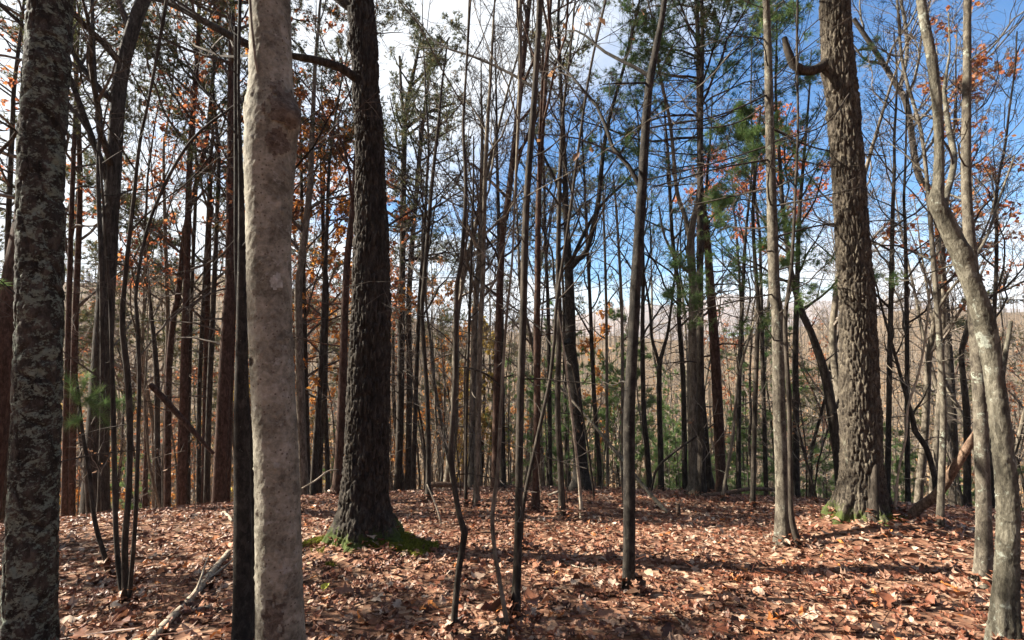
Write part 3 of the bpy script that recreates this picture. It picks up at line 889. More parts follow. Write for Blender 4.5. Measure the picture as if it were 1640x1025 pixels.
# ------------------------------------------------------------------ slighter trees near the viewer
T = tree
T('dark_slim_tree', 'tree', 'slim blackish trunk rising close beside the pale smooth trunk', 'bark_black', 'sap',
  [(390, 1060, 33), (390, 1025, 32), (389, 900, 29), (387, 700, 26), (387, 505, 18), (387, 380, 12), (385, 250, 8), (382, 130, 5)], Y=2.75, H=4.6, sides=20, step=0.04, wob=0.10, dead=0, c0=0.55)
T('sapling', 'sapling', 'thin dark stem squeezed between the blackish and the pale trunk', 'bark_black', 'none',
  [(408, 1050, 8), (407, 950, 8), (406, 850, 7), (404, 770, 7), (402, 700, 6)], Y=2.95, H=4)
T('forked_sapling', 'sapling', 'clump of slim grey stems fanning up from one foot', 'bark_dull', 'sap',
  [(203, 975, 15), (202, 955, 12), (200, 870, 11), (206, 789, 10), (208, 682, 11), (204, 600, 11), (196, 520, 10), (201, 440, 8), (214, 320, 7), (224, 228, 6), (240, 150, 5)], H=7, sides=12, step=0.06,
  limbs=[([(201, 962, 11), (194, 940, 10, .02), (186, 860, 9, .08), (183, 733, 9, .12), (180, 600, 8, .15), (176, 480, 6, .2), (168, 360, 5, .2), (160, 250, 4, .2)], dict(n2=4)),
         ([(206, 962, 9), (209, 935, 8, -.03), (217, 830, 7.5, -.08), (221, 708, 7, -.1), (223, 606, 7, -.1), (219, 505, 6.5, -.1), (219, 456, 6, -.1), (243, 345, 6, -.05), (304, 228, 5, 0), (385, 162, 4, .1)], dict(n2=4))], dead=2)
T('leaning_sapling', 'sapling', 'short grey sapling leaning out with a spray of green pine needles', 'bark_dull', 'none',
  [(173, 918, 9), (169, 895, 8.5), (152, 835, 8), (142, 748, 7), (133, 698, 6.5), (128, 650, 5), (122, 600, 4)], H=2.3, step=0.06)
T('crooked_sapling', 'sapling', 'thin sapling with a sharp kink near the ground', 'bark_dull', 'sap',
  [(727, 1026, 10), (728, 985, 9), (735, 911, 9.5), (742, 870, 10), (744, 853, 11), (737, 830, 9), (731, 800, 8.5), (723, 740, 8.5), (722, 715, 8), (729, 606, 8), (730, 505, 7.5), (732, 457, 7), (740, 406, 6.5), (746, 300, 6), (742, 200, 5), (748, 90, 4)], H=7.5, step=0.05, sides=12)
T('curving_sapling', 'sapling', 'very thin grey stem with a double curve, next to the straight sapling', 'bark_grey', 'sap',
  [(813, 1030, 7), (812, 1000, 6.5), (801, 936, 6.5), (791, 870, 6.5), (789, 820, 7), (797, 760, 6.5), (801, 683, 6), (804, 620, 5.5), (806, 581, 5), (812, 500, 4.5), (820, 420, 4), (824, 330, 3.5)], H=6, step=0.06)
T('straight_sapling', 'sapling', 'straight slim grey sapling beside the double-curved thin stem', 'bark_dull', 'sap',
  [(825, 988, 15), (826, 960, 13), (830, 860, 12.5), (833, 657, 12), (838, 505, 11.5), (843, 330, 11), (856, 152, 10), (864, 0, 9)], H=9, step=0.08, sides=12)
T('black_sapling', 'sapling', 'straight black speckled young trunk standing alone on the leaves', 'bark_black', 'sapbrown',
  [(1007, 950, 22), (1007, 935, 20), (1008, 810, 19), (1008, 657, 18.5), (1016, 505, 18), (1018, 457, 18), (1028, 305, 16), (1038, 152, 14), (1051, 76, 12), (1064, 0, 10)], H=9, step=0.06, sides=16, wob=0.08, dead=2,
  limbs=[([(1034, 133, 4), (1010, 133, 3, -.1), (965, 135, 2, -.2)], dict(n2=2))])
T('white_pine', 'pine tree', 'slender pine with sunlit bark and long level branches beside the stout oak', 'bark_lit', 'wpine',
  [(1256, 870, 27), (1254, 850, 24), (1252, 760, 22), (1248, 657, 21), (1245, 505, 20), (1240, 457, 19), (1234, 254, 16), (1227, 0, 12)], H=11.5, step=0.1, sides=16, moss=0.3, c0=0.52, dead=16, dense=0.7, branch_bark='bark_dull',
  limbs=[([(1233, 150, 3.6), (1150, 185, 2.8, -.2), (1040, 205, 2.5, -.4)], dict(n2=7)), ([(1234, 163, 3.6), (1170, 200, 2.8, .3), (1060, 208, 2.5, .6)], dict(n2=7)),
         ([(1234, 255, 3.6), (1150, 270, 2.8, -.3), (1045, 300, 2.5, -.6)], dict(n2=6)), ([(1235, 232, 3.6), (1140, 262, 2.8, .4), (1020, 292, 2.5, .6)], dict(n2=7)),
         ([(1234, 205, 3.6), (1310, 238, 2.8, .3), (1420, 250, 2.5, .5)], dict(n2=6)), ([(1240, 380, 4), (1320, 360, 3, .3), (1430, 352, 2, .5)], dict(n2=5)), ([(1240, 330, 4), (1300, 318, 3, -.3), (1380, 300, 2, -.5)], dict(n2=4)),
         ([(1243, 470, 3), (1180, 482, 2.5, -.2), (1110, 500, 2, -.3)], dict(n2=4)), ([(1236, 300, 4), (1170, 315, 3, .4), (1100, 330, 2, .7)], dict(n2=5))])
T('sapling', 'sapling', 'thin grey stem with a curled root leaning on the sunlit slender pine', 'bark_dull', 'sap',
  [(1281, 876, 9), (1276, 862, 10), (1268, 830, 9), (1266, 790, 8), (1264, 657, 8), (1259, 560, 7.5), (1258, 505, 7), (1268, 420, 6), (1274, 300, 5), (1278, 200, 4)], H=7, step=0.07)
T('sunlit_tree', 'tree', 'sunlit grey trunk with splayed roots close behind the crooked forked trunk', 'bark_lit', 'bare',
  [(1577, 938, 40), (1577, 922, 31), (1576, 890, 28), (1575, 809, 26), (1570, 657, 25), (1564, 556, 24), (1559, 480, 23), (1557, 431, 22), (1549, 330, 19), (1547, 254, 18), (1549, 101, 15), (1550, 0, 14)], H=12, step=0.06, sides=20, wob=0.05, flare=0.6, moss=0.2,
  limbs=[([(1556, 420, 8), (1580, 380, 6, .2), (1600, 320, 5, .4), (1625, 250, 4, .5)], dict(n2=5))])

# ------------------------------------------------------------------ trees on and just behind the crest
T('leaning_tree', 'tree', 'dark reddish trunk leaning just behind the mossy oak', 'bark_red', 'bare', [(540, 793, 20), (541, 775, 16), (547, 657, 14.5), (552, 505, 12), (556, 420, 11), (566, 315, 9), (574, 200, 8)], H=13)
T('pine_tree', 'pine tree', 'tall forked pine with an open dark crown just past the mossy oak', 'bark_dull', 'pine', [(637, 782, 15), (638, 760, 12.5), (641, 657, 12), (643, 505, 11), (645, 380, 10), (648, 203, 9), (655, 152, 7), (668, 90, 5)], top=10, c0=0.5, cH=13, scale=1.15,
  limbs=[([(649, 210, 6), (643, 150, 5, .1), (640, 90, 4, .1)], dict(n2=4)), ([(651, 205, 6), (685, 180, 5, -.2), (730, 165, 3, -.4)], dict(n2=5)), ([(657, 140, 5), (690, 105, 4), (720, 60, 3)], dict(n2=5))])
T('pine_tree', 'pine tree', 'slim dark pine close behind the tall forked pine', 'bark_dull', 'pine', [(653, 772, 12), (654, 750, 10), (656, 606, 9.5), (656, 456, 8.5), (674, 228, 7), (684, 150, 5)], top=60, cH=11)
T('bare_tree', 'tree', 'slim gently curving trunk midway between the mossy oak and the kinked sapling', 'bark_dull', 'bare', [(686, 801, 10), (686, 780, 8), (685, 657, 7.5), (676, 505, 7), (679, 456, 7), (691, 304, 6), (702, 200, 5)], top=60)
T('bare_tree', 'tree', 'slim trunk with a pale sunlit edge past the crooked sapling', 'bark_grey', 'bare', [(763, 811, 11), (763, 790, 9.5), (766, 657, 9), (770, 505, 8.5), (773, 456, 8), (778, 254, 7), (786, 120, 5)], top=-60)
T('bare_tree', 'tree', 'very thin dark stem nearest the crooked sapling', 'bark_dull', 'sap', [(746, 812, 6), (746, 790, 5), (747, 675, 5), (752, 500, 4.5), (756, 380, 4)], top=220)
T('bare_tree', 'tree', 'grey trunk in the close-set pair past the crooked sapling', 'bark_grey', 'bare', [(755, 770, 12), (757, 650, 11), (761, 505, 10), (768, 400, 8), (772, 250, 6)], Y=12.5, top=60)
T('bare_tree', 'tree', 'tall dark trunk leaning over the double-curved thin stem', 'bark_red', 'bare', [(793, 785, 13), (794, 700, 12), (796, 600, 12), (799, 505, 11.5), (801, 456, 11), (806, 355, 11), (810, 406 - 60, 10.5), (830, 178, 9.5), (848, 0, 8)], Y=11, H=15)
T('bare_tree', 'tree', 'slim dark trunk touching the tall one that leans over the double-curved stem', 'bark_dull', 'bare', [(806, 760, 9), (805, 700, 8.5), (803, 505, 8), (800, 400, 7), (796, 250, 5)], Y=12, top=40)
T('pine_tree', 'pine tree', 'reddish-barked trunk between the straight sapling and the dark forked tree', 'bark_red', 'bare', [(858, 819, 14), (858, 800, 12), (860, 657, 11.5), (860, 505, 11), (861, 457, 10.5), (863, 305, 9), (874, 127, 7.5), (882, 0, 6)], H=13)
T('leaning_sapling', 'sapling', 'thin stem slanting across the reddish trunk by the straight sapling', 'bark_dull', 'sap', [(834, 880, 7), (838, 810, 6.5), (856, 723, 6.5), (872, 650, 6), (881, 606, 6), (888, 540, 5.5), (892, 480, 5)], H=6, step=0.1)
T('bare_tree', 'tree', 'slim dark trunk swelling at its foot, in front of the dark forked tree', 'bark_dull', 'bare', [(900, 826, 12), (900, 810, 10.5), (897, 733, 10), (893, 657, 9.5), (896, 505, 9), (894, 457, 8.5), (896, 305, 7), (902, 180, 5)], top=-40)
T('forked_tree', 'tree', 'dark broad-footed tree that forks into two rising limbs at mid height', 'bark_black', 'bare', [(931, 778, 38), (931, 768, 29), (930, 745, 23), (924, 657, 19), (917, 580, 18), (913, 556, 19), (914, 535, 17), (912, 457, 15), (907, 355, 10), (904, 254, 8), (899, 152, 6), (894, 51, 5)], Y=10.6, H=13, flare=0.4, sides=14, moss=0.2,
  limbs=[([(913, 430, 11), (926, 415, 10, -.1), (940, 400, 9, -.15), (957, 330, 8, -.2), (965, 254, 7, -.2), (975, 193, 6, -.2), (998, 112, 5, -.2), (1018, 30, 4, -.2)], dict(n2=7, ext=5)),
         ([(915, 420, 7), (935, 375, 6, .3), (962, 330, 5, .4), (1000, 292, 4, .4), (1022, 268, 3, .4)], dict(n2=6)), ([(908, 340, 6), (890, 290, 5), (866, 240, 4), (850, 200, 3)], dict(n2=5)), ([(911, 545, 10, -.2), (906, 552, 9, -.35)], dict(n2=0))], c0=0.62)
T('dead_stem', 'dead stem', 'thin pale dead stem leaning at the foot of the dark forked tree', 'dead_wood', 'none', [(932, 830, 6), (930, 800, 5), (925, 746, 4.5), (913, 640, 4), (902, 553, 3)], H=3.2, step=0.1, tip=0.005)
T('bare_tree', 'tree', 'slim trunk standing between the dark forked tree and the black speckled trunk', 'bark_dull', 'bare', [(961, 772, 8), (958, 720, 7.5), (953, 658, 7), (948, 560, 6.5), (946, 505, 6), (940, 380, 5)], Y=12, top=150)
T('bare_tree', 'tree', 'thinnest stem between the dark forked tree and the black speckled trunk', 'bark_grey', 'sap', [(973, 770, 5), (972, 640, 5), (971, 500, 4.5), (968, 380, 4)], Y=13, top=180)
T('bare_tree', 'tree', 'thin pale-edged stem partly hidden by the black speckled trunk', 'bark_grey', 'sap', [(998, 760, 6), (997, 640, 5.5), (996, 500, 5), (988, 350, 4), (982, 280, 3)], Y=11.5, top=250)
T('bare_tree', 'tree', 'slim mossy trunk just past the black speckled trunk', 'bark_dull', 'bare', [(1040, 772, 9), (1036, 715, 8.5), (1031, 658, 8), (1029, 535, 7), (1030, 430, 6), (1026, 300, 5)], Y=12.5, top=120, moss=.3)
T('forked_tree', 'tree', 'small dark tree splitting into a low V near the black speckled trunk', 'bark_dull', 'sap', [(1059, 778, 10), (1058, 720, 9), (1056, 657, 8.5), (1056, 600, 8), (1058, 575, 7), (1068, 540, 5), (1074, 500, 4)], Y=11.5, top=330, c0=.5,
  limbs=[([(1057, 590, 6), (1050, 562, 5), (1044, 540, 5), (1040, 490, 4), (1030, 430, 3)], dict(n2=5))])
T('bare_tree', 'tree', 'slim dark trunk before the sunlit-footed trunk pair', 'bark_dull', 'bare', [(1097, 780, 9), (1096, 700, 8.5), (1094, 606, 8), (1087, 505, 7), (1088, 470, 7), (1077, 381, 6), (1070, 250, 5)], Y=11.8, top=100)
T('forked_tree', 'tree', 'bigger trunk of the pair, with splayed sunlit foot and forked top', 'bark_grey', 'bare', [(1112, 793, 30), (1112, 778, 21), (1111, 740, 18), (1110, 657, 17), (1110, 505, 15), (1110, 457, 14), (1106, 390, 13), (1113, 340, 9), (1120, 305, 8), (1121, 203, 7), (1118, 100, 5)], H=12, flare=0.3, moss=.4, sides=14, c0=.6,
  limbs=[([(1107, 400, 10), (1098, 350, 8, .1), (1084, 305, 7, .1), (1074, 203, 6, .2), (1056, 112, 5, .2), (1045, 30, 4, .2)], dict(n2=6, ext=4)), ([(1112, 440, 6), (1090, 425, 5, -.2), (1065, 380, 4, -.3), (1055, 330, 3, -.4)], dict(n2=5))])
T('bare_tree', 'tree', 'lesser trunk of the pair with the splayed foot, forked low', 'bark_dull', 'bare', [(1135, 781, 20), (1133, 765, 16), (1130, 720, 14), (1125, 657, 12), (1119, 556, 9), (1120, 480, 8), (1126, 380, 6)], Y=11.4, top=150, moss=.3)
T('red_pine', 'pine tree', 'straight smooth trunk with strikingly red-brown bark', 'bark_red', 'pine', [(1156, 790, 20), (1155, 770, 17.5), (1150, 657, 17), (1145, 560, 16), (1141, 507, 15), (1132, 380, 12), (1122, 300, 10), (1120, 200, 9), (1118, 60, 7)], Y=11, H=15, sides=14)
T('leaning_sapling', 'sapling', 'thin stem leaning away from the foot of the red-brown trunk and forking', 'bark_grey', 'sap', [(1157, 805, 7), (1160, 780, 6), (1166, 746, 6), (1175, 686, 5.5), (1181, 615, 5), (1192, 565, 4.5), (1206, 520, 4)], top=420)
T('bare_tree', 'tree', 'slim straight trunk halfway between the red-brown trunk and the sunlit slender pine', 'bark_dull', 'wpine', [(1205, 814, 9.5), (1206, 790, 8.5), (1209, 657, 8), (1214, 505, 7.5), (1213, 470, 7), (1206, 355, 6), (1211, 254, 5)], top=130, c0=.45, dense=0.5)
T('bare_tree', 'tree', 'dim slim trunk a little past the red-brown trunk', 'bark_dull', 'bare', [(1183, 790, 9), (1183, 700, 8), (1184, 605, 7.5), (1188, 500, 7), (1194, 380, 5)], Y=13.5, top=150)
T('bent_tree', 'tree', 'dark trunk leaning towards the stout half-lit oak from behind', 'bark_dull', 'bare', [(1345, 808, 13), (1344, 780, 13), (1340, 720, 15), (1334, 672, 18), (1326, 620, 17), (1316, 581, 15), (1298, 530, 12), (1286, 505, 12), (1270, 450, 10), (1262, 400, 8)], Y=9.5, H=10)
T('bare_tree', 'tree', 'upright dark trunk just past the sunlit slender pine', 'bark_dull', 'bare', [(1275, 790, 12), (1275, 680, 11), (1274, 570, 10), (1276, 480, 9), (1280, 350, 7)], Y=11.5, top=60)
T('leaning_sapling', 'sapling', 'thin dark sapling slanting between the slender pine and the half-lit oak', 'bark_dull', 'sap', [(1309, 806, 4), (1300, 770, 4), (1290, 735, 4), (1281, 700, 3.5), (1268, 640, 3)], top=560)
T('bare_tree', 'tree', 'slim dark trunk visible beside the half-lit oak on its shaded flank', 'bark_dull', 'bare', [(1421, 802, 11), (1423, 690, 10), (1425, 570, 9.5), (1427, 480, 9), (1430, 330, 7)], Y=11, top=20)
T('curved_sapling', 'sapling', 'pale thin sapling bowing outward past the half-lit oak', 'dead_wood', 'sap', [(1433, 828, 5), (1435, 790, 4.5), (1440, 749, 4.5), (1451, 698, 4.5), (1454, 652, 4.5), (1469, 606, 4.5), (1479, 560, 4), (1486, 500, 4), (1492, 440, 3)], top=350, step=.1)
T('bare_tree', 'tree', 'upright slim trunk behind the pale bowing sapling', 'bark_dull', 'bare', [(1454, 800, 10), (1453, 700, 9), (1453, 605, 8.5), (1452, 500, 8), (1450, 380, 6)], Y=11, top=120)
T('bent_tree', 'tree', 'dark bent trunk leaning behind the dead log propped on the sunlit trunk', 'bark_dull', 'sap', [(1499, 790, 10), (1497, 766, 10), (1484, 718, 10.5), (1465, 690, 11), (1461, 668, 9), (1446, 616, 7), (1434, 570, 6)], Y=9.5, top=430)
T('bare_tree', 'tree', 'lichen-pale slim trunk right behind the propped dead log', 'bark_lit', 'bare', [(1505, 846, 16), (1506, 825, 13.5), (1509, 740, 12.5), (1511, 675, 12), (1508, 590, 11.5), (1502, 505, 11), (1496, 430, 10), (1488, 330, 8)], top=-40)
T('forked_tree', 'tree', 'dark thicker trunk standing behind the lichen-pale slim one', 'bark_dull', 'oak', [(1531, 812, 24), (1529, 780, 20), (1526, 720, 18), (1523, 640, 17), (1514, 500, 15), (1506, 410, 14), (1500, 330, 13), (1486, 300, 12), (1469, 274, 12), (1453, 172, 11), (1433, 132, 10), (1398, 76, 9), (1367, 30, 8)], H=12, c0=.7, sides=14, branch_bark='bark_lit', dense=.7,
  limbs=[([(1440, 145, 8), (1452, 90, 7), (1450, 40, 6), (1440, -10, 5)], dict(n2=6, ext=4)), ([(1425, 110, 6), (1405, 100, 5), (1385, 95, 4), (1365, 70, 3)], dict(n2=6))])
T('bent_tree', 'tree', 'wavy dark trunk half hidden by the sunlit grey trunk', 'bark_dull', 'bare', [(1549, 812, 14), (1549, 740, 13), (1548, 660, 12.5), (1542, 600, 11), (1540, 560, 10), (1550, 525, 10), (1554, 490, 9), (1552, 400, 8)], Y=9.6, top=40)
T('bare_tree', 'tree', 'dim slim trunk seen past the sunlit grey trunk by its foot', 'bark_dull', 'bare', [(1591, 812, 10), (1589, 700, 9), (1590, 560, 8), (1596, 420, 7)], Y=10.5, top=60)

T('white_pine', 'pine tree', 'green-crowned white pine whose trunk rises behind the fork of the bigger paired trunk', 'bark_dull', 'wpine', [(1124, 775, 13), (1122, 600, 12), (1121, 420, 11), (1122, 200, 9), (1125, 60, 7)], Y=9.9, H=14.5, c0=.42, dead=5, dense=2.3, scale=0.85)
T('russet_oak', 'tree', 'oak with a glowing orange-red crown standing in the valley past the sunlit slender pine', 'bark_dull', 'redtop', [(1222, 720, 6), (1226, 560, 6), (1236, 420, 5), (1240, 340, 4)], Y=27, top=205, c0=.68, detail=False)
T('russet_oak', 'tree', 'smaller orange-red topped oak between the red-brown trunk and slender pine', 'bark_dull', 'redtop', [(1188, 720, 5), (1190, 560, 5), (1180, 380, 4)], Y=30, top=250, c0=.72, detail=False, dense=.6)
# the dense stand down the slope beyond the flaky and the pale trunk
def S(label, bark_m, kind, pts, Y, H, **o):
    nm = {'pine': 'pine_tree', 'wpine': 'white_pine'}.get(kind, 'bare_tree')
    return T(nm, 'pine tree' if 'pine' in kind else 'tree', label, bark_m, kind, pts, Y=Y, H=H, detail=False, **o)
S('dim trunk peeping past the outer side of the flaky lichened trunk', 'bark_dull', 'pine', [(8, 790, 18), (15, 606, 14), (18, 480, 12), (12, 406, 11), (20, 200, 9)], 11, 15)
S('slim dark trunk nearest the flaky lichened trunk on its inner side', 'bark_red', 'pine', [(103, 810, 12), (106, 650, 11), (110, 500, 10), (116, 300, 9), (122, 150, 7)], 12, 15)
S('reddish trunk second in from the flaky lichened trunk', 'bark_red', 'russet', [(114, 810, 14), (117, 650, 13), (121, 500, 12), (128, 300, 10), (122, 120, 9), (118, 0, 8)], 13, 17)
T('thick_leaning_tree', 'tree', 'thick dark trunk that leans and narrows upward in the dense stand', 'bark_dull', 'bare', [(152, 815, 50), (156, 700, 40), (162, 600, 36), (168, 500, 33), (172, 430, 31), (180, 304, 27), (193, 127, 25), (218, 30, 24), (230, 0, 24)], Y=9.8, H=16, sides=18, branch_bark='bark_dull', dead=2)
T('bare_tree', 'tree', 'wavy thin trunk hugging the thick leaning dark trunk', 'bark_dull', 'bare', [(160, 800, 10), (164, 650, 9), (163, 450, 9), (157, 284, 8), (160, 200, 8), (152, 127, 8), (147, 0, 7)], Y=9.2, H=13)
S('slim forked dark stem just past the clump of grey stems', 'bark_dull', 'bare', [(254, 800, 12), (252, 700, 10), (251, 605, 10), (246, 540, 8), (240, 480, 6), (232, 380, 5)], 13, 13)
S('grey trunk close beside the slim forked dark stem', 'bark_grey', 'bare', [(263, 800, 9), (266, 605, 8), (269, 535, 8), (266, 420, 7), (262, 250, 5)], 14, 15)
S('reddish trunk curving up behind the broken leaning branch', 'bark_red', 'russet', [(268, 800, 12), (270, 605, 12), (279, 500, 11), (284, 482, 11), (299, 355, 9), (330, 228, 8), (345, 80, 6)], 13.5, 17)
S('sturdy upright trunk crossed by the broken leaning branch', 'bark_red', 'pine', [(291, 805, 18), (293, 700, 17), (295, 640, 16), (297, 505, 12), (299, 456, 11.5), (304, 254, 10), (317, 76, 8)], 12.5, 17)
S('thin stem against the sturdy trunk crossed by the broken branch', 'bark_dull', 'bare', [(302, 790, 7), (302, 675, 7), (306, 500, 7), (312, 350, 6)], 14, 14)
S('slim trunk first past the sturdy crossed trunk', 'bark_dull', 'pine', [(318, 795, 8), (319, 640, 8), (325, 500, 7.5), (333, 350, 6)], 14.5, 15)
S('slim dark trunk of the close twosome past the sturdy crossed trunk', 'bark_red', 'russet', [(326, 795, 9), (329, 640, 9), (332, 500, 9), (337, 300, 7)], 14, 16)
S('slightly thicker trunk of the close twosome past the sturdy crossed trunk', 'bark_dull', 'pine', [(331, 795, 11), (335, 640, 10), (341, 500, 9), (350, 280, 7)], 13, 16)
S('broad straight dark trunk nearest the blackish slim trunk', 'bark_red', 'pine', [(351, 798, 24), (358, 640, 22), (365, 500, 19), (368, 456, 17), (370, 254, 14), (371, 0, 11)], 11.5, 18, sides=14)
S('slim reddish trunk wedged beside the broad straight dark one', 'bark_red', 'bare', [(363, 795, 11), (367, 675, 10), (373, 520, 9), (378, 400, 8)], 13, 14)
S('grey trunk just past the sunlit pale trunk', 'bark_grey', 'russet', [(486, 778, 17), (483, 700, 15), (481, 605, 14), (478, 500, 13), (480, 440, 12), (496, 304, 10), (499, 238, 9), (505, 100, 6)], 12.5, 15)
S('dark slim trunk touching the grey one by the pale trunk', 'bark_dull', 'orange', [(493, 778, 10), (490, 640, 9), (487, 500, 8), (484, 350, 6)], 14, 13)
S('dark trunk midway between the pale trunk and the mossy oak', 'bark_dull', 'pine', [(502, 772, 11), (508, 680, 10), (513, 605, 9), (518, 500, 8), (524, 350, 6)], 13, 14)
S('thin dark stem midway between the pale trunk and the mossy oak', 'bark_dull', 'orange', [(525, 760, 8), (522, 680, 7.5), (520, 605, 7), (524, 480, 6)], 14, 12)
S('slim dim pine behind the slim dark pine past the mossy oak', 'bark_dull', 'pine', [(662, 770, 8), (666, 640, 7), (671, 500, 6.5), (682, 330, 5)], 15, 15)
S('slim dim trunk behind the reddish trunk by the straight sapling', 'bark_dull', 'bare', [(881, 765, 8), (880, 640, 7), (878, 500, 6), (872, 350, 5)], 14, 14)
S('thin dim stem seen just inside the dark forked tree', 'bark_dull', 'pine', [(908, 760, 7), (905, 640, 6), (903, 520, 5)], 16, 15)
S('slim dim trunk between the slender pine and the straight one before it', 'bark_dull', 'bare', [(1227, 785, 8), (1224, 680, 7.5), (1221, 560, 7), (1218, 420, 5)], 14, 14)


# ------------------------------------------------------------------ the rest of the wood down the slope: copies of a few grown trees
def proto(kind, H, r, bark_m, seed, name, cat, wobble=0.05, Y=20, **o):
    g = np.random.default_rng(seed)
    n = int(H / 0.8)
    d = np.array([g.normal() * 0.03, g.normal() * 0.03, 1.0]); p = np.array([0, 0, -0.7]); W = [[*p, r * 1.1]]
    for i in range(n):
        d = norm(d + g.normal(size=3) * wobble * np.array([1, 1, 0.2]) + np.array([0, 0, 0.05]))
        p = p + d * (H + 0.7) / n
        W.append([*p, max(0.012, r * (1 - 0.92 * ((i + 1) / n) ** 1.2))])
    S = smooth_path(W, 0.5)
    root = empty(name, (0, 0, 0), 'x', cat)
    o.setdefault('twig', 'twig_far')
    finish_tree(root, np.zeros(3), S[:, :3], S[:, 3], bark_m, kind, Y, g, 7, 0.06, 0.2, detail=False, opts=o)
    return root


PROTO = {
    'bare': [proto('bare', 14, 0.10, 'bark_grey', 1, 'bare_tree', 'tree'), proto('bare', 12, 0.07, 'bark_grey', 2, 'bare_tree', 'tree'), proto('bare', 16, 0.13, 'bark_grey', 3, 'bare_tree', 'tree'), proto('bare', 11, 0.06, 'bark_dull', 4, 'bare_tree', 'tree', 0.08)],
    'yellow': [proto('yellow', 8, 0.05, 'bark_dull', 31, 'yellow_leaved_tree', 'tree')],
    'sprout': [proto('sprout', 2.2, 0.012, 'bark_dull', 32, 'seedling', 'seedling', 0.08), proto('sprout', 1.4, 0.008, 'bark_grey', 33, 'seedling', 'seedling', 0.1)],
    'sap': [proto('sap', 8, 0.035, 'bark_grey', 21, 'slim_sapling', 'sapling', 0.06), proto('sap', 10, 0.045, 'bark_lit', 22, 'slim_sapling', 'sapling', 0.05), proto('sap', 7, 0.03, 'bark_lit', 23, 'slim_sapling', 'sapling', 0.07)],
    'pine': [proto('pine', 14, 0.11, 'bark_red', 5, 'pine_tree', 'pine tree'), proto('pine', 16, 0.13, 'bark_dull', 6, 'pine_tree', 'pine tree'), proto('pine', 12, 0.09, 'bark_red', 7, 'pine_tree', 'pine tree', scale=1.2)],
    'russet': [proto('russet', 15, 0.12, 'bark_dull', 8, 'russet_oak', 'tree'), proto('russet', 12, 0.08, 'bark_grey', 9, 'russet_oak', 'tree')],
    'orange': [proto('orange', 9, 0.06, 'bark_dull', 10, 'orange_leaved_tree', 'tree'), proto('orange', 12, 0.08, 'bark_dull', 13, 'orange_leaved_tree', 'tree')],
    'young': [proto('young_wpine', 5.0, 0.04, 'bark_dull', 11, 'young_white_pine', 'pine tree', 0.02), proto('young_wpine', 7.0, 0.055, 'bark_dull', 12, 'young_white_pine', 'pine tree', 0.02)],
}
SCATTER_KIND = {'yellow': 'low tree with yellow leaves', 'sprout': 'tiny thin seedling', 'sap': 'thin pale sapling', 'bare': 'slim bare tree', 'pine': 'dark-crowned pine', 'russet': 'tree holding russet leaves', 'orange': 'tree with orange leaves', 'young': 'young green pine'}
GROUP = {'yellow': 'yellow-leaved trees down the slope', 'sprout': 'seedlings along the crest', 'sap': 'saplings down the slope', 'bare': 'bare trees down the slope', 'pine': 'pines down the slope', 'russet': 'russet-leaved trees down the slope', 'orange': 'orange-leaved trees down the slope', 'young': 'young green pines down the slope'}
used = {}
taken = [(t[2] * (t[1][0][0] - CX) / F, t[2]) for t in TREES]
SCAT = []


def plant(kind, x, y, s, rz, label=None, group=None):
    i = int(rng.integers(len(PROTO[kind])))
    p = PROTO[kind][i]
    if (kind, i) in used:
        r = p.copy(); COL.objects.link(r)
        for k in KIDS[p.name]:
            c = k.copy(); COL.objects.link(c); c.parent = r
            for q in KIDS.get(k.name, []):
                e = q.copy(); COL.objects.link(e); e.parent = c
    else:
        r = p; used[(kind, i)] = 1
    r.location = (x, y, float(gh(x, y)))
    w = s * rng.uniform(0.75, 1.35)
    r.scale = (w, w, s); r.rotation_euler = (rng.normal() * 0.045, rng.normal() * 0.045, rz)
    r['group'] = group or GROUP[kind]
    if label: r['label'] = label
    return r


def scatter(kind, n, pxlo, pxhi, Ylo, Yhi, smin=0.8, smax=1.2, gap=0.7):
    for _ in range(n):
        for _try in range(40):
            px = rng.uniform(pxlo, pxhi); Y = math.sqrt(rng.uniform(Ylo ** 2, Yhi ** 2))
            x = (px - CX) / F * Y
            if all((x - a) ** 2 + (Y - b) ** 2 > gap * gap for a, b in taken): break
        taken.append((x, Y))
        r = plant(kind, x, Y, rng.uniform(smin, smax), rng.uniform(0, 2 * PI))
        SCAT.append((kind, px, Y, r))


scatter('pine', 14, -30, 560, 15, 32)
scatter('pine', 8, 600, 1000, 19, 36)
scatter('pine', 4, 1000, 1640, 20, 34)
scatter('bare', 12, -30, 560, 14, 32)
scatter('bare', 13, 600, 1000, 15, 36)
scatter('bare', 22, 1000, 1670, 14, 36)
scatter('sap', 16, -30, 600, 11, 24)
scatter('sap', 20, 600, 1020, 11, 28)
scatter('sap', 22, 1020, 1660, 10.5, 28)
scatter('russet', 9, -30, 520, 14, 28)
scatter('russet', 4, 480, 720, 14, 26)
scatter('russet', 3, 1150, 1330, 26, 36)
scatter('russet', 3, 1400, 1660, 14, 30)
scatter('orange', 12, 60, 720, 19, 34)
scatter('orange', 3, 640, 960, 22, 36)
scatter('young', 22, 780, 1240, 15, 30, 0.7, 1.1)
scatter('young', 17, 1240, 1640, 15, 30, 0.7, 1.2)
scatter('sprout', 12, 480, 1000, 7.5, 13, 0.6, 1.2, .3)
scatter('sprout', 16, 1000, 1640, 6.8, 12, 0.6, 1.2, .3)
scatter('sprout', 5, 100, 400, 6, 9, 0.6, 1.0, .3)
scatter('orange', 6, 230, 560, 24, 36)
scatter('yellow', 3, -20, 60, 14, 22)
scatter('yellow', 4, 240, 560, 18, 32)
scatter('yellow', 3, 640, 800, 20, 34)
scatter('young', 4, 0, 560, 14, 24, 0.5, 0.9)

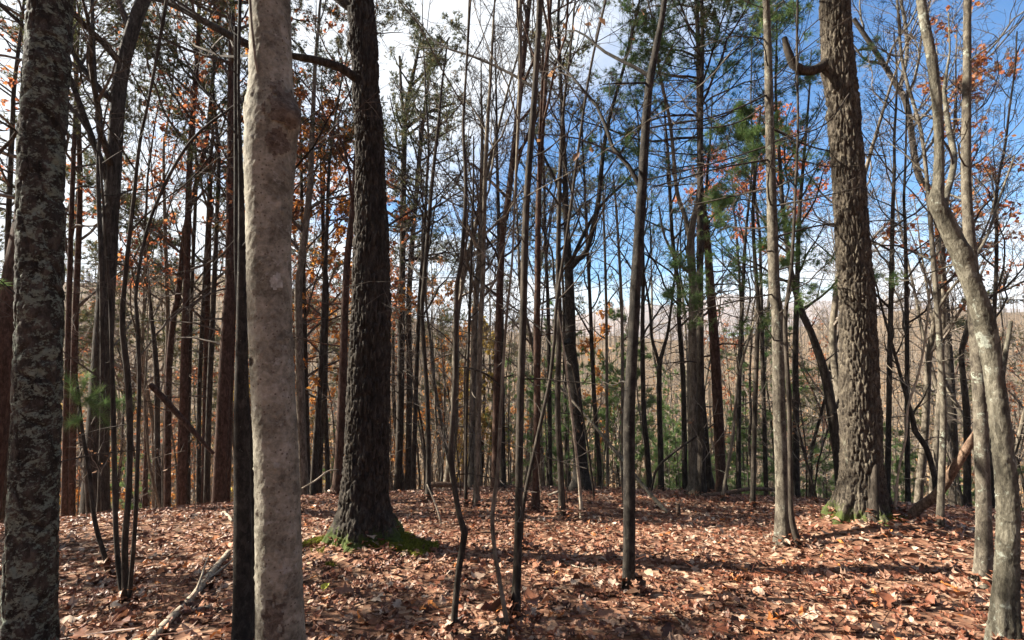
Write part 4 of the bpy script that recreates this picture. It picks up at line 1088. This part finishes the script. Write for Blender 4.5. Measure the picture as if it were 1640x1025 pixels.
LAND = [(-200, 'the picture edge'), (60, 'the flaky lichened trunk'), (205, 'the clump of grey stems'), (438, 'the pale trunk'), (590, 'the mossy oak'), (725, 'the kinked sapling'), (833, 'the straight sapling'), (924, 'the dark forked tree'),
        (1008, 'the black speckled trunk'), (1150, 'the red-brown trunk'), (1248, 'the sunlit slender pine'), (1376, 'the half-lit oak'), (1500, 'the lichen-pale slim trunk'), (1570, 'the sunlit grey trunk'), (2000, 'the picture edge')]
ORD = ['first', 'second', 'third', 'fourth', 'fifth', 'sixth', 'seventh', 'eighth', 'ninth', 'tenth', 'eleventh', 'twelfth', 'thirteenth', 'fourteenth', 'fifteenth', 'sixteenth', 'seventeenth', 'eighteenth', 'nineteenth', 'twentieth']
cells = {}
for kind, px, Y, r in SCAT:
    gi = max(i for i in range(len(LAND)) if LAND[i][0] <= px)
    cells.setdefault((kind, gi), []).append((px, r))
for (kind, gi), L in cells.items():
    L.sort(key=lambda q: q[0])
    for i, (px, r) in enumerate(L):
        if gi == 0:
            r['label'] = f'{ORD[i]} {SCATTER_KIND[kind]} beyond {LAND[1][1]} on its outer side'
        elif gi == len(LAND) - 2:
            r['label'] = f'{ORD[i]} {SCATTER_KIND[kind]} past {LAND[gi][1]} towards the edge'
        else:
            r['label'] = f'{ORD[i]} {SCATTER_KIND[kind]} downslope from {LAND[gi][1]} towards {LAND[gi + 1][1][4:]}'

# trees added out of view on the sunny side to shade the scene
SHADE = [('young', -6.4, 4.6, 1.0), ('young', -9.6, 5.5, 1.3), ('young', -13.5, 6.2, 1.6), ('pine', -8.6, 8.4, 1.95), ('pine', -11.0, 8.9, 2.3), ('young', -8.0, 0.5, 1.2), ('russet', -15.0, -1.2, 1.0)]
for k, x, y, s in SHADE:
    plant(k, x, y, s, rng.uniform(0, 6), SCATTER_KIND[k] + f' added on the sunny side for shade, {ORD[SHADE.index((k, x, y, s))]} from the flaky trunk', 'unseen trees added on the sunny side for shade')


# ------------------------------------------------------------------ the far wood over the valley: too many to count
def far_wood():
    g = np.random.default_rng(77)
    n = 4300
    Y = 36 + 234 * g.random(n) ** 1.6; az = g.uniform(-1.3, 1.3, n)
    X = az * Y
    Z = gh(X, Y)
    H = g.uniform(7, 13, n)
    geo = Geo()
    # stems
    tpos = np.stack([X, Y, Z], -1)
    P = np.stack([tpos + np.array([0, 0, -0.5]), tpos + np.stack([g.normal(size=n) * 0.3, 0 * X, H * 0.5], -1), tpos + np.stack([g.normal(size=n) * 0.6, 0 * X, H], -1)], 1)
    Rr = (0.07 + 0.05 * g.random(n))[:, None] * np.array([[1.2, 0.8, 0.25]])
    tin = g.random(n) * 0.3
    V, Q = tubes(P, Rr, 3); geo.add(V, Q, a=np.repeat(tin, 9))
    # boughs
    nb = 9
    t = g.uniform(0.35, 1, (n, nb)); a = g.uniform(0, 2 * PI, (n, nb)); up = g.uniform(0.3, 1.1, (n, nb))
    s = tpos[:, None] + np.array([0, 0, 1.0]) * (t * H[:, None])[..., None]
    L = (0.22 * H[:, None] * (1.25 - t * 0.8))[..., None]
    dd = norm(np.stack([np.cos(a), np.sin(a), up], -1))
    e = s + dd * L
    sid = norm(np.cross(dd, np.array([0, 0.3, 1.0]))) * 0.035
    tri = np.stack([s - sid, s + sid, e], 2).reshape(-1, 3)
    geo.add(tri, T=np.arange(len(tri)).reshape(-1, 3), a=np.repeat(np.repeat(tin, nb), 3))
    # what leaves and fine twigs each still carries
    kind = g.random(n)
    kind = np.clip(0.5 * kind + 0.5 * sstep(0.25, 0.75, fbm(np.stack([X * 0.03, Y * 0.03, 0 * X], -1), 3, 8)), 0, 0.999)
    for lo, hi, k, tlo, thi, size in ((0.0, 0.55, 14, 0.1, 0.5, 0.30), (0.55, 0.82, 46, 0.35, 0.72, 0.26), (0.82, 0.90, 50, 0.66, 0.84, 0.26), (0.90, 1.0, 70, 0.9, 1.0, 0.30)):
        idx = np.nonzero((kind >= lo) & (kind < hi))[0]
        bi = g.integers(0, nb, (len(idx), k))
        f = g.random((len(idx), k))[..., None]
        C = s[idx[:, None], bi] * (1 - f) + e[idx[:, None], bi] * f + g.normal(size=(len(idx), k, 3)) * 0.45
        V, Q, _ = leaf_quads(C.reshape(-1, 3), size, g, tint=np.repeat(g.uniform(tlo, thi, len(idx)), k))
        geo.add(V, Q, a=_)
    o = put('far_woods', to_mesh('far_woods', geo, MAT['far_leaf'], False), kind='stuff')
    o['label'] = 'mass of bare, rusty and pine crowns over the far side of the valley'


far_wood()


def near_wood_behind():
    g = np.random.default_rng(78)
    n = 170
    X = g.uniform(-55, 48, n); Y = -2.5 - 50 * g.random(n) ** 1.4
    k = (Y < -2.5 - 0.10 * np.abs(X)) | ((X > 14) & (Y < 8))
    more = np.stack([g.uniform(13, 45, 50), g.uniform(-2, 9, 50)], -1)
    X = np.concatenate([X[k], more[:, 0]]); Y = np.concatenate([Y[k], more[:, 1]]); n = len(X)
    H = g.uniform(11, 18, n); base = np.stack([X, Y, gh(X, Y) - 0.3], -1)
    geo = Geo()
    P = base[:, None] + np.stack([np.cumsum(g.normal(size=(n, 6)) * 0.12, 1), np.cumsum(g.normal(size=(n, 6)) * 0.12, 1), H[:, None] * np.linspace(0, 1, 6)[None]], -1)
    Rr = (0.06 + 0.10 * g.random(n))[:, None] * np.linspace(1.1, 0.15, 6)[None]
    V, Q = tubes(P, Rr, 6); geo.add(V, Q, a=np.repeat(g.random(n) * 0.2, 36))
    B, R2, L = grow(P, Rr, 14, 0.3, 1, (35, 75), H * 0.24, 5, 0.5, 0.06, 0.16, 0.01, g)
    V, Q = tubes(B, R2, 3); geo.add(V, Q, a=0.15)
    B3, R3, L3 = grow(B, R2, 4, 0.2, 1, (30, 60), L * 0.5, 3, 0.5, 0.05, 0.16, 0.006, g)
    V, Q = tubes(B3, R3, 3); geo.add(V, Q, a=0.15)
    kind = np.repeat(g.random(n), 14 * 4)
    for lo, hi, t0, t1, cnt in ((0.0, 0.45, 0.3, 0.65, 5), (0.45, 1.0, 0.92, 1.0, 9)):
        e = B3[(kind >= lo) & (kind < hi)]
        C = (e[:, 1:, :][:, :, None] + g.normal(size=(len(e), 2, cnt // 2, 3)) * 0.14).reshape(-1, 3)
        V, Q, t = leaf_quads(C, 0.20, g, tint=g.uniform(t0, t1, len(C))); geo.add(V, Q, a=t)
    o = put('woods_behind', to_mesh('woods_behind', geo, MAT['far_leaf'], False), kind='stuff')
    o['label'] = 'mass of trees on the slope out of view'


near_wood_behind()


# ------------------------------------------------------------------ fallen and leaning wood
def stick(name, label, cat, mat, pts, sides=8, twigs=0, wob=0.12, group=None, seed=1):
    """pts: (px, py, w, Y or None = lying on the ground there)."""
    g = np.random.default_rng(seed)
    W = []
    for px, py, w, Y in pts:
        if Y is None:
            p = on_ground(px, py); r = 0.5 * w * p[1] / F
            W.append([p[0], p[1], p[2] + r * 0.6 + 0.012, r])
        else:
            W.append([*unproj(px, py, Y), 0.5 * w * Y / F])
    S = smooth_path(W, 0.06)
    base = S[0, :3].copy()
    V, Q = bark_ball(S[:, :3], S[:, 3], sides, wob, seed)
    n = len(S)
    caps = []
    me_geo = Geo().add(V, Q)
    ring0 = np.arange(sides); ring1 = np.arange(sides) + (n - 1) * sides
    me_geo.T += [np.stack([np.full(sides - 2, ring0[0]), ring0[2:], ring0[1:-1]], -1), np.stack([np.full(sides - 2, ring1[0]), ring1[1:-1], ring1[2:]], -1)]
    if twigs:
        root = empty(name, base, label, cat, group)
        put('stem', to_mesh('stem', me_geo, MAT[mat], True, base), root)
        B, R2, _ = grow(S[None, :, :3], S[None, :, 3], twigs, 0.3, 0.95, (25, 60), np.array([0.45]), 5, 0.45, 0.0, 0.1, 0.002, g)
        for i in range(len(B)):
            V, Q = tubes(B[i:i + 1], R2[i:i + 1], 4)
            put('side_branch', to_mesh('side_branch', Geo().add(V, Q), MAT[mat], True, base), root)
        return root
    o = put(name, to_mesh(name, me_geo, MAT[mat], True, base), None, base, label=label, category=cat)
    if group: o['group'] = group
    return o


stick('leaning_log', 'dark rotting log propped against the sunlit grey trunk', 'log', 'rotten_wood', [(1441, 856, 13, 5.7), (1452, 838, 14, 5.65), (1470, 815, 14.5, 5.6), (1500, 792, 14, 5.5), (1530, 748, 13, 5.35), (1552, 712, 12, 5.25), (1566, 690, 9, 5.2)], 12, seed=3)
stick('leaning_pole', 'long dead pole slanting down behind the black speckled trunk', 'dead branch', 'bark_lit', [(1087, 846, 7, 7.6), (1066, 818, 6.5, 7.7), (1040, 790, 6, 7.9), (998, 738, 5.5, 8.2), (940, 668, 4.2, 8.8), (880, 602, 3, 9.4)], 8, seed=4)
stick('tree_stump', 'small snapped stump where the slanting dead pole meets the leaves', 'stump', 'rotten_wood', [(1087, 848, 8, 7.5), (1087, 826, 7, 7.5), (1086, 806, 6, 7.5)], 8, seed=5)
stick('fallen_branch', 'pale lichened fallen branch lying beside the blackish slim trunk', 'fallen branch', 'dead_wood', [(236, 1040, 14, None), (268, 1003, 13, None), (303, 968, 11.5, None), (335, 928, 10.5, None), (366, 888, 7, None)], 10, twigs=3, seed=6, wob=0.25)
stick('fallen_branch', 'thin crooked branch on leaves by the blackish slim trunk', 'fallen branch', 'dead_wood', [(300, 985, 5, None), (335, 976, 5, None), (378, 982, 4.5, None)], 7, seed=16)
stick('broken_branch', 'reddish broken branch slanting across the dense stand', 'broken branch', 'bark_red', [(240, 615, 8, 9.5), (262, 638, 9, 9.6), (300, 680, 8, 9.8), (342, 727, 5, 10)], 8, seed=7)
stick('fallen_log', 'mossy log lying across the crest behind the kinked sapling', 'log', 'rotten_wood', [(684, 777, 8, 11.2), (705, 776, 9, 11.2), (742, 777, 8, 11.3)], 8, seed=8)
stick('fallen_log', 'dark log lying behind the slim straight trunk near the slender pine', 'log', 'rotten_wood', [(1120, 794, 6, 9.7), (1160, 790, 7, 9.7), (1205, 783, 6, 9.8), (1262, 786, 4, 9.9)], 8, seed=9, twigs=2)
stick('fallen_branch', 'bleached branch lying by the foot of the reddish trunk', 'fallen branch', 'dead_wood', [(845, 801, 6, 9), (868, 797, 5, 9), (896, 787, 4, 9)], 7, seed=10)
stick('fallen_branch', 'dark branch tangle behind the straight sapling', 'fallen branch', 'rotten_wood', [(806, 800, 6, 10), (830, 786, 6, 10), (858, 772, 4, 10)], 7, seed=12, twigs=3)
stick('fallen_branch', 'pale thin branch slanting from the pale trunk to the crest', 'fallen branch', 'dead_wood', [(484, 782, 3, 8), (505, 770, 3, 8), (525, 755, 2.5, 8.2), (541, 752, 2, 8.4)], 6, seed=13)
stick('fallen_branch', 'short pale root-like branch on the lit leaves near the crest', 'fallen branch', 'dead_wood', [(352, 818, 4, None), (364, 828, 5, None), (372, 838, 4, None)], 6, seed=14)
stick('leaning_stick', 'thin pale stick standing in leaves past the mossy oak', 'stick', 'dead_wood', [(711, 856, 3.5, 6.6), (700, 815, 3, 6.7), (684, 776, 2, 6.9)], 6, seed=15)
stick('leaning_branch', 'thin dark branch arching up towards the trunk pair', 'dead branch', 'bark_dull', [(1043, 786, 4, 10), (1052, 752, 4, 10), (1075, 728, 3.5, 10), (1108, 704, 3, 10.1), (1145, 678, 2, 10.2)], 6, seed=17)
stick('arching_branch', 'bent bare branch arching out past the double-curved stem', 'dead branch', 'bark_dull', [(802, 620, 4, 7), (780, 600, 3.5, 7), (745, 588, 3, 7), (722, 590, 2, 7)], 6, seed=18)
stick('tree_root', 'gnarled dark root snaking from the foot of the half-lit oak', 'root', 'rotten_wood', [(1350, 848, 20, 5.7), (1332, 860, 14, 5.6), (1312, 866, 9, 5.55), (1292, 868, 5, None)], 8, seed=19)
for i, (pts, lab) in enumerate([
    ([(752, 858, 3, None), (780, 855, 3, None), (812, 855, 2.5, None)], 'twig lying on leaves beside the kinked sapling'),
    ([(1050, 968, 3, None), (1075, 985, 3, None), (1095, 1005, 2.5, None)], 'thin twig on the shaded leaves before the black speckled trunk'),
    ([(1170, 960, 3, None), (1205, 982, 2.5, None)], 'short twig on the leaves below the sunlit slender pine'),
    ([(905, 905, 2.5, None), (940, 914, 2.5, None), (985, 911, 2, None)], 'twig on the sunlit strip before the black speckled trunk'),
    ([(560, 975, 3, None), (600, 960, 3, None), (640, 958, 2.5, None)], 'twig lying on leaves in front of the mossy oak'),
    ([(660, 905, 2.5, None), (690, 895, 2, None)], 'small twig beside the moss of the stout dark oak'),
    ([(1450, 930, 3, None), (1500, 915, 3, None), (1545, 920, 2, None)], 'twig on the leaves before the sunlit grey trunk'),
    ([(110, 900, 3, None), (150, 890, 2.5, None)], 'twig on the leaves past the flaky lichened trunk')]):
    stick('twig', lab, 'twig', 'dead_wood' if i % 2 else 'rotten_wood', pts, 5, seed=30 + i)

# the green spray on the leaning grey sapling
g = np.random.default_rng(5)
sap = next(t for t in TREES if t[0].get('label', '').startswith('short grey sapling leaning'))
Ys = sap[2]
Cs, Ds = [], []
for (a, b) in (((126, 640), (195, 655)), ((128, 655), (106, 605)), ((130, 648), (160, 625)), ((131, 670), (110, 680)), ((127, 630), (175, 680)), ((126, 645), (140, 600)), ((150, 650), (205, 640))):
    for f in np.linspace(0.2, 1, 14):
        Cs.append(unproj(a[0] + (b[0] - a[0]) * f, a[1] + (b[1] - a[1]) * f, Ys + g.normal() * 0.05)); Ds.append(norm(np.array([(b[0] - a[0]), g.normal() * 20, (a[1] - b[1])], float)))
V, Tt, a = needle_tris(np.array(Cs), np.array(Ds), 22, 0.10, 0.0022, g)
put('needles', to_mesh('needles', Geo().add(V, T=Tt, a=a), MAT['needles_white_pine'], False, np.array(sap[0].location)), sap[0], kind='stuff')


# ------------------------------------------------------------------ moss at the oaks
def moss(root, base, Pp, Rp, n, rad, seed, side=None, height=0.35):
    g = np.random.default_rng(seed)
    th = g.uniform(0, 2 * PI, n * 3)
    rr = rad[0] + (rad[1] - rad[0]) * g.random(n * 3) ** 1.3
    x = base[0] + np.cos(th) * rr; y = base[1] + np.sin(th) * rr
    f = fbm(np.stack([x * 3.2, y * 3.2, 0 * x], -1), 3, seed)
    keep = (f + 0.28 * (1 - (rr - rad[0]) / (rad[1] - rad[0])) + 0.10 * np.abs(np.cos(th)) + 0.10 * np.cos(th) + 0.10 * (g.random(n * 3) - 0.5)) > 0.68
    if side is not None: keep &= np.cos(th - side[0]) > side[1]
    x, y = x[keep][:n], y[keep][:n]
    C = np.stack([x, y, gh(x, y) + 0.025 + 0.02 * g.random(len(x))], -1)
    V, T_, a = needle_tris(C, np.tile([[0, 0, 1.0]], (len(C), 1)), 5, 0.022, 0.009, g, 1.1)
    put('moss', to_mesh('moss', Geo().add(V, T=T_, a=a), MAT['mossy'], False, base), KIDS[root.name][0], kind='stuff')
    return C


moss(oak_root, oak_base, oakP, oakR, 9000, (0.26, 0.72), 5)
moss(snag_root, snag_base, snagP, snagR, 450, (0.26, 0.40), 9)
# the splintered slab left standing in the cleft of the half-lit oak
P1 = [unproj(1400, 850, 5.50), unproj(1400, 800, 5.53), unproj(1401, 743, 5.56)]
S1 = smooth_path(np.array([[*p, r] for p, r in zip(P1, (0.085, 0.06, 0.03))]), 0.04)
V, Q = bark_ball(S1[:, :3], S1[:, 3], 8, 0.25, 3)
put('splintered_slab', to_mesh('splintered_slab', Geo().add(V, Q), MAT['bark_dull'], True, snag_base), KIDS[snag_root.name][0])


# ------------------------------------------------------------------ fallen leaves
def leaf_templates():
    A = np.array([[0, .02], [.12, .18], [.25, .10], [.40, .30], [.52, .13], [.68, .27], [.80, .12], [.92, .10], [1, .0]])      # lobed oak
    B = np.array([[0, .02], [.15, .17], [.35, .27], [.55, .27], [.75, .19], [.9, .09], [1, .0]])                              # oval
    C = np.array([[0, .02], [.10, .30], [.30, .20], [.42, .46], [.55, .18], [.75, .22], [.88, .08], [1, .0]])                 # wide, pointed
    D = np.array([[0, .02], [.3, .20], [.65, .20], [1, .0]])                                                                  # plain, for far ones
    return A, B, C, D


def leaf_batch(tpl, pos, L, rot, tilt, curl, fold, g):
    n, s = len(pos), len(tpl)
    x = np.broadcast_to(tpl[:, 0], (n, s)); w = tpl[:, 1][None] * (0.8 + 0.45 * g.random((n, 1)))
    asym = 1 + 0.25 * g.normal(size=(n, s))
    y3 = np.stack([w * asym, 0 * x, -w * (2 - asym)], -1)
    z3 = curl[:, None, None] * ((x - 0.5) ** 2 * 1.6 - 0.2)[..., None] + fold[:, None, None] * np.abs(y3) + 0.05 * g.normal(size=(n, s, 3))
    tw = g.normal(size=(n, 1, 1)) * 0.5
    z3 = z3 + tw * y3 * (x - 0.5)[..., None] * 2
    v = np.stack([np.broadcast_to((x - 0.5)[..., None], y3.shape), y3, z3], -1).reshape(n, -1, 3) * L[:, None, None]
    cz, sz = np.cos(rot), np.sin(rot)
    cx, sx = np.cos(tilt[:, 0]), np.sin(tilt[:, 0]); cy, sy = np.cos(tilt[:, 1]), np.sin(tilt[:, 1])
    X, Yv, Z = v[..., 0], v[..., 1], v[..., 2]
    Yv, Z = Yv * cx[:, None] - Z * sx[:, None], Yv * sx[:, None] + Z * cx[:, None]
    X, Z = X * cy[:, None] + Z * sy[:, None], -X * sy[:, None] + Z * cy[:, None]
    X, Yv = X * cz[:, None] - Yv * sz[:, None], X * sz[:, None] + Yv * cz[:, None]
    V = np.stack([X, Yv, Z], -1) + pos[:, None]
    i = np.arange(s - 1) * 3
    q = np.concatenate([np.stack([i, i + 1, i + 4, i + 3], -1), np.stack([i + 1, i + 2, i + 5, i + 4], -1)])
    Q = q[None] + (np.arange(n) * s * 3)[:, None, None]
    return V.reshape(-1, 3), Q.reshape(-1, 4), s * 3


def litter():
    g = np.random.default_rng(99)
    A, B, C, D = leaf_templates()
    # positions: everywhere the ground can be seen from about here
    n = 165000
    y = g.uniform(0.8, 16.5, n); x = g.uniform(-15.5, 15.5, n)
    keep = (np.abs(x) < 1.12 * y + 1.2) & (y + np.where(x < 0, 0.105, 0.062) * x * x < 16.5)
    dist = np.hypot(x, y)
    keep &= g.random(n) < np.interp(dist, [0, 5, 9, 14], [1.0, 1.0, 0.75, 0.55])
    x, y, dist = x[keep], y[keep], dist[keep]
    for bx, by, r in ((oak_base[0], oak_base[1], 0.26), (snag_base[0], snag_base[1], 0.27), (pale_base[0], pale_base[1], 0.09)):
        k = np.hypot(x - bx, y - by) > r
        x, y, dist = x[k], y[k], dist[k]
    k = (fbm(np.stack([x * 3.2, y * 3.2, 0 * x], -1), 3, 5) + 0.28 * (1 - (np.hypot(x - oak_base[0], y - oak_base[1]) - .28) / .34) > 0.60) & (np.hypot(x - oak_base[0], y - oak_base[1]) < 0.62) & (g.random(len(x)) < 0.75)
    x, y, dist = x[~k], y[~k], dist[~k]
    lift = np.zeros(len(x))
    for root, pts_, Y_ in TREES:
        bx, by = root.location[0], root.location[1]
        if by > 13: continue
        rr_ = 0.5 * pts_[0][2] * Y_ / F * 0.8
        m_ = 44
        ta = g.uniform(0, 2 * PI, m_); tr = rr_ + 0.01 + 0.13 * g.random(m_) ** 1.4
        x = np.append(x, bx + np.cos(ta) * tr); y = np.append(y, by + np.sin(ta) * tr)
        lift = np.append(lift, 0.01 + 0.07 * np.clip(1 - (tr - rr_) / 0.12, 0, 1)); dist = np.append(dist, np.hypot(bx, by) + 0 * ta)
    n = len(x)
    pos = np.stack([x, y, gh(x, y) + lift + 0.008 + 0.035 * g.random(n) ** 1.5], -1)
    L = np.clip(g.normal(0.069, 0.023, n), 0.03, 0.145)
    L = np.where(g.random(n) < 0.22, g.uniform(0.018, 0.045, n), L)
    rot = g.uniform(0, 2 * PI, n)
    tilt = g.normal(size=(n, 2)) * np.array([0.34, 0.24])
    curl = g.normal(0.12, 0.28, n); fold = g.normal(0.05, 0.35, n)
    # large-scale drift of colour: redder and paler patches of litter
    patch = fbm(np.stack([x * 0.5, y * 0.5, 0 * x], -1), 3, 41) - 0.5
    tint = np.clip(g.random(n) * 0.95 + patch * 0.35, 0, 0.93)
    tint = np.where(g.random(n) < 0.03, g.uniform(0.95, 1, n), tint)
    # the nearest ones in view are leaves of their own
    px = CX + F * x / (y * math.cos(PITCH)); py = np.array([project(p)[1] for p in pos]) if n < 1 else None
    c, s_ = math.cos(PITCH), math.sin(PITCH)
    dz = pos[:, 2] - CAM[2]
    f = y * c + dz * s_; u = -y * s_ + dz * c
    qx, qy = CX + F * x / f, CY - F * u / f
    vis = (qx > 5) & (qx < 1635) & (qy < 1018) & (dist > 2)
    top = pos[:, 2] - gh(x, y)
    score = np.where(vis, L / dist + 0.25 * (top - 0.02), -1)
    own = np.argsort(-score)[:300]
    mask = np.zeros(n, bool); mask[own] = True
    pick = g.random(n)
    geo = Geo()
    near = (dist < 5.2) & (L > 0.05)
    for sel, tpl in ((near & (pick < 0.45), A), (near & (pick >= 0.45) & (pick < 0.8), B), (near & (pick >= 0.8), C), (~near & (pick < 0.6), D), (~near & (pick >= 0.6), B[[0, 2, 4, 6]])):
        ii = np.nonzero(sel & ~mask)[0]
        V, Q, per = leaf_batch(tpl, pos[ii], L[ii], rot[ii], tilt[ii], curl[ii], fold[ii], g)
        geo.add(V, Q, a=np.repeat(tint[ii], per))
    # crumbs of twig among them
    m = 1700
    ty = g.uniform(2.2, 10, m); tx = g.uniform(-1.1, 1.1, m) * ty
    a = g.uniform(0, PI, m); ln = 0.05 + 0.35 * g.random(m) ** 2.2
    p0 = np.stack([tx, ty, gh(tx, ty) + 0.05], -1)
    dd = np.stack([np.cos(a), np.sin(a), g.normal(size=m) * 0.12], -1) * ln[:, None]
    V, Q = tubes(np.stack([p0, p0 + dd * 0.5 + g.normal(size=(m, 3)) * 0.008, p0 + dd], 1), np.full((m, 3), 0.0028), 3)
    geo.add(V, Q, a=np.repeat(g.uniform(0.02, 0.3, m), 9))
    put('leaf_litter', to_mesh('leaf_litter', geo, MAT['litter'], False), ground, kind='stuff')
    meshes = []
    for k in range(12):
        tpl = (A, B, C, A)[k % 4]
        V, Q, per = leaf_batch(tpl, np.zeros((1, 3)), np.ones(1), np.zeros(1), np.zeros((1, 2)), np.array([g.normal(0.15, 0.25)]), np.array([g.normal(0.05, 0.35)]), g)
        meshes.append(to_mesh('fallen_leaf', Geo().add(V, Q), MAT['fallen'], True))
    for j, i in enumerate(own):
        o = put('fallen_leaf', meshes[int(g.integers(12))], ground)
        o.location = pos[i] + np.array([0, 0, 0.012]); o.scale = (L[i] * 1.1,) * 3
        o.rotation_euler = (tilt[i, 0], tilt[i, 1], rot[i])
    V, Q, per = leaf_batch(B, np.zeros((1, 3)), np.ones(1), np.zeros(1), np.zeros((1, 2)), np.array([0.1]), np.array([0.2]), g)
    o = put('fallen_leaf', to_mesh('fallen_leaf', Geo().add(V, Q), MAT['fallen_yellow'], True), ground)
    p = on_ground(520, 951); o.location = p + np.array([0, 0, 0.05]); o.scale = (0.085,) * 3; o.rotation_euler = (0.5, -0.3, 1.0)
    o['label'] = 'yellow-green fallen leaf'


litter()

# ------------------------------------------------------------------ the air
HAZE = 0.00022
if HAZE:
    m = bpy.data.materials.new('air'); m.use_nodes = True
    nt = m.node_tree; nt.nodes.clear()
    out = nt.nodes.new('ShaderNodeOutputMaterial'); v = nt.nodes.new('ShaderNodeVolumePrincipled')
    v.inputs['Color'].default_value = (0.80, 0.88, 1.0, 1); v.inputs['Density'].default_value = HAZE
    nt.links.new(v.outputs[0], out.inputs['Volume'])
    lo, hi = np.array([-3100, -30, -700.0]), np.array([3100, 2300, 240.0])
    V = np.array([[x, y, z] for x in (lo[0], hi[0]) for y in (lo[1], hi[1]) for z in (lo[2], hi[2])])
    Q = [[0, 1, 3, 2], [4, 6, 7, 5], [0, 4, 5, 1], [2, 3, 7, 6], [0, 2, 6, 4], [1, 5, 7, 3]]
    put('haze', to_mesh('haze', Geo().add(V, Q), m), kind='stuff')
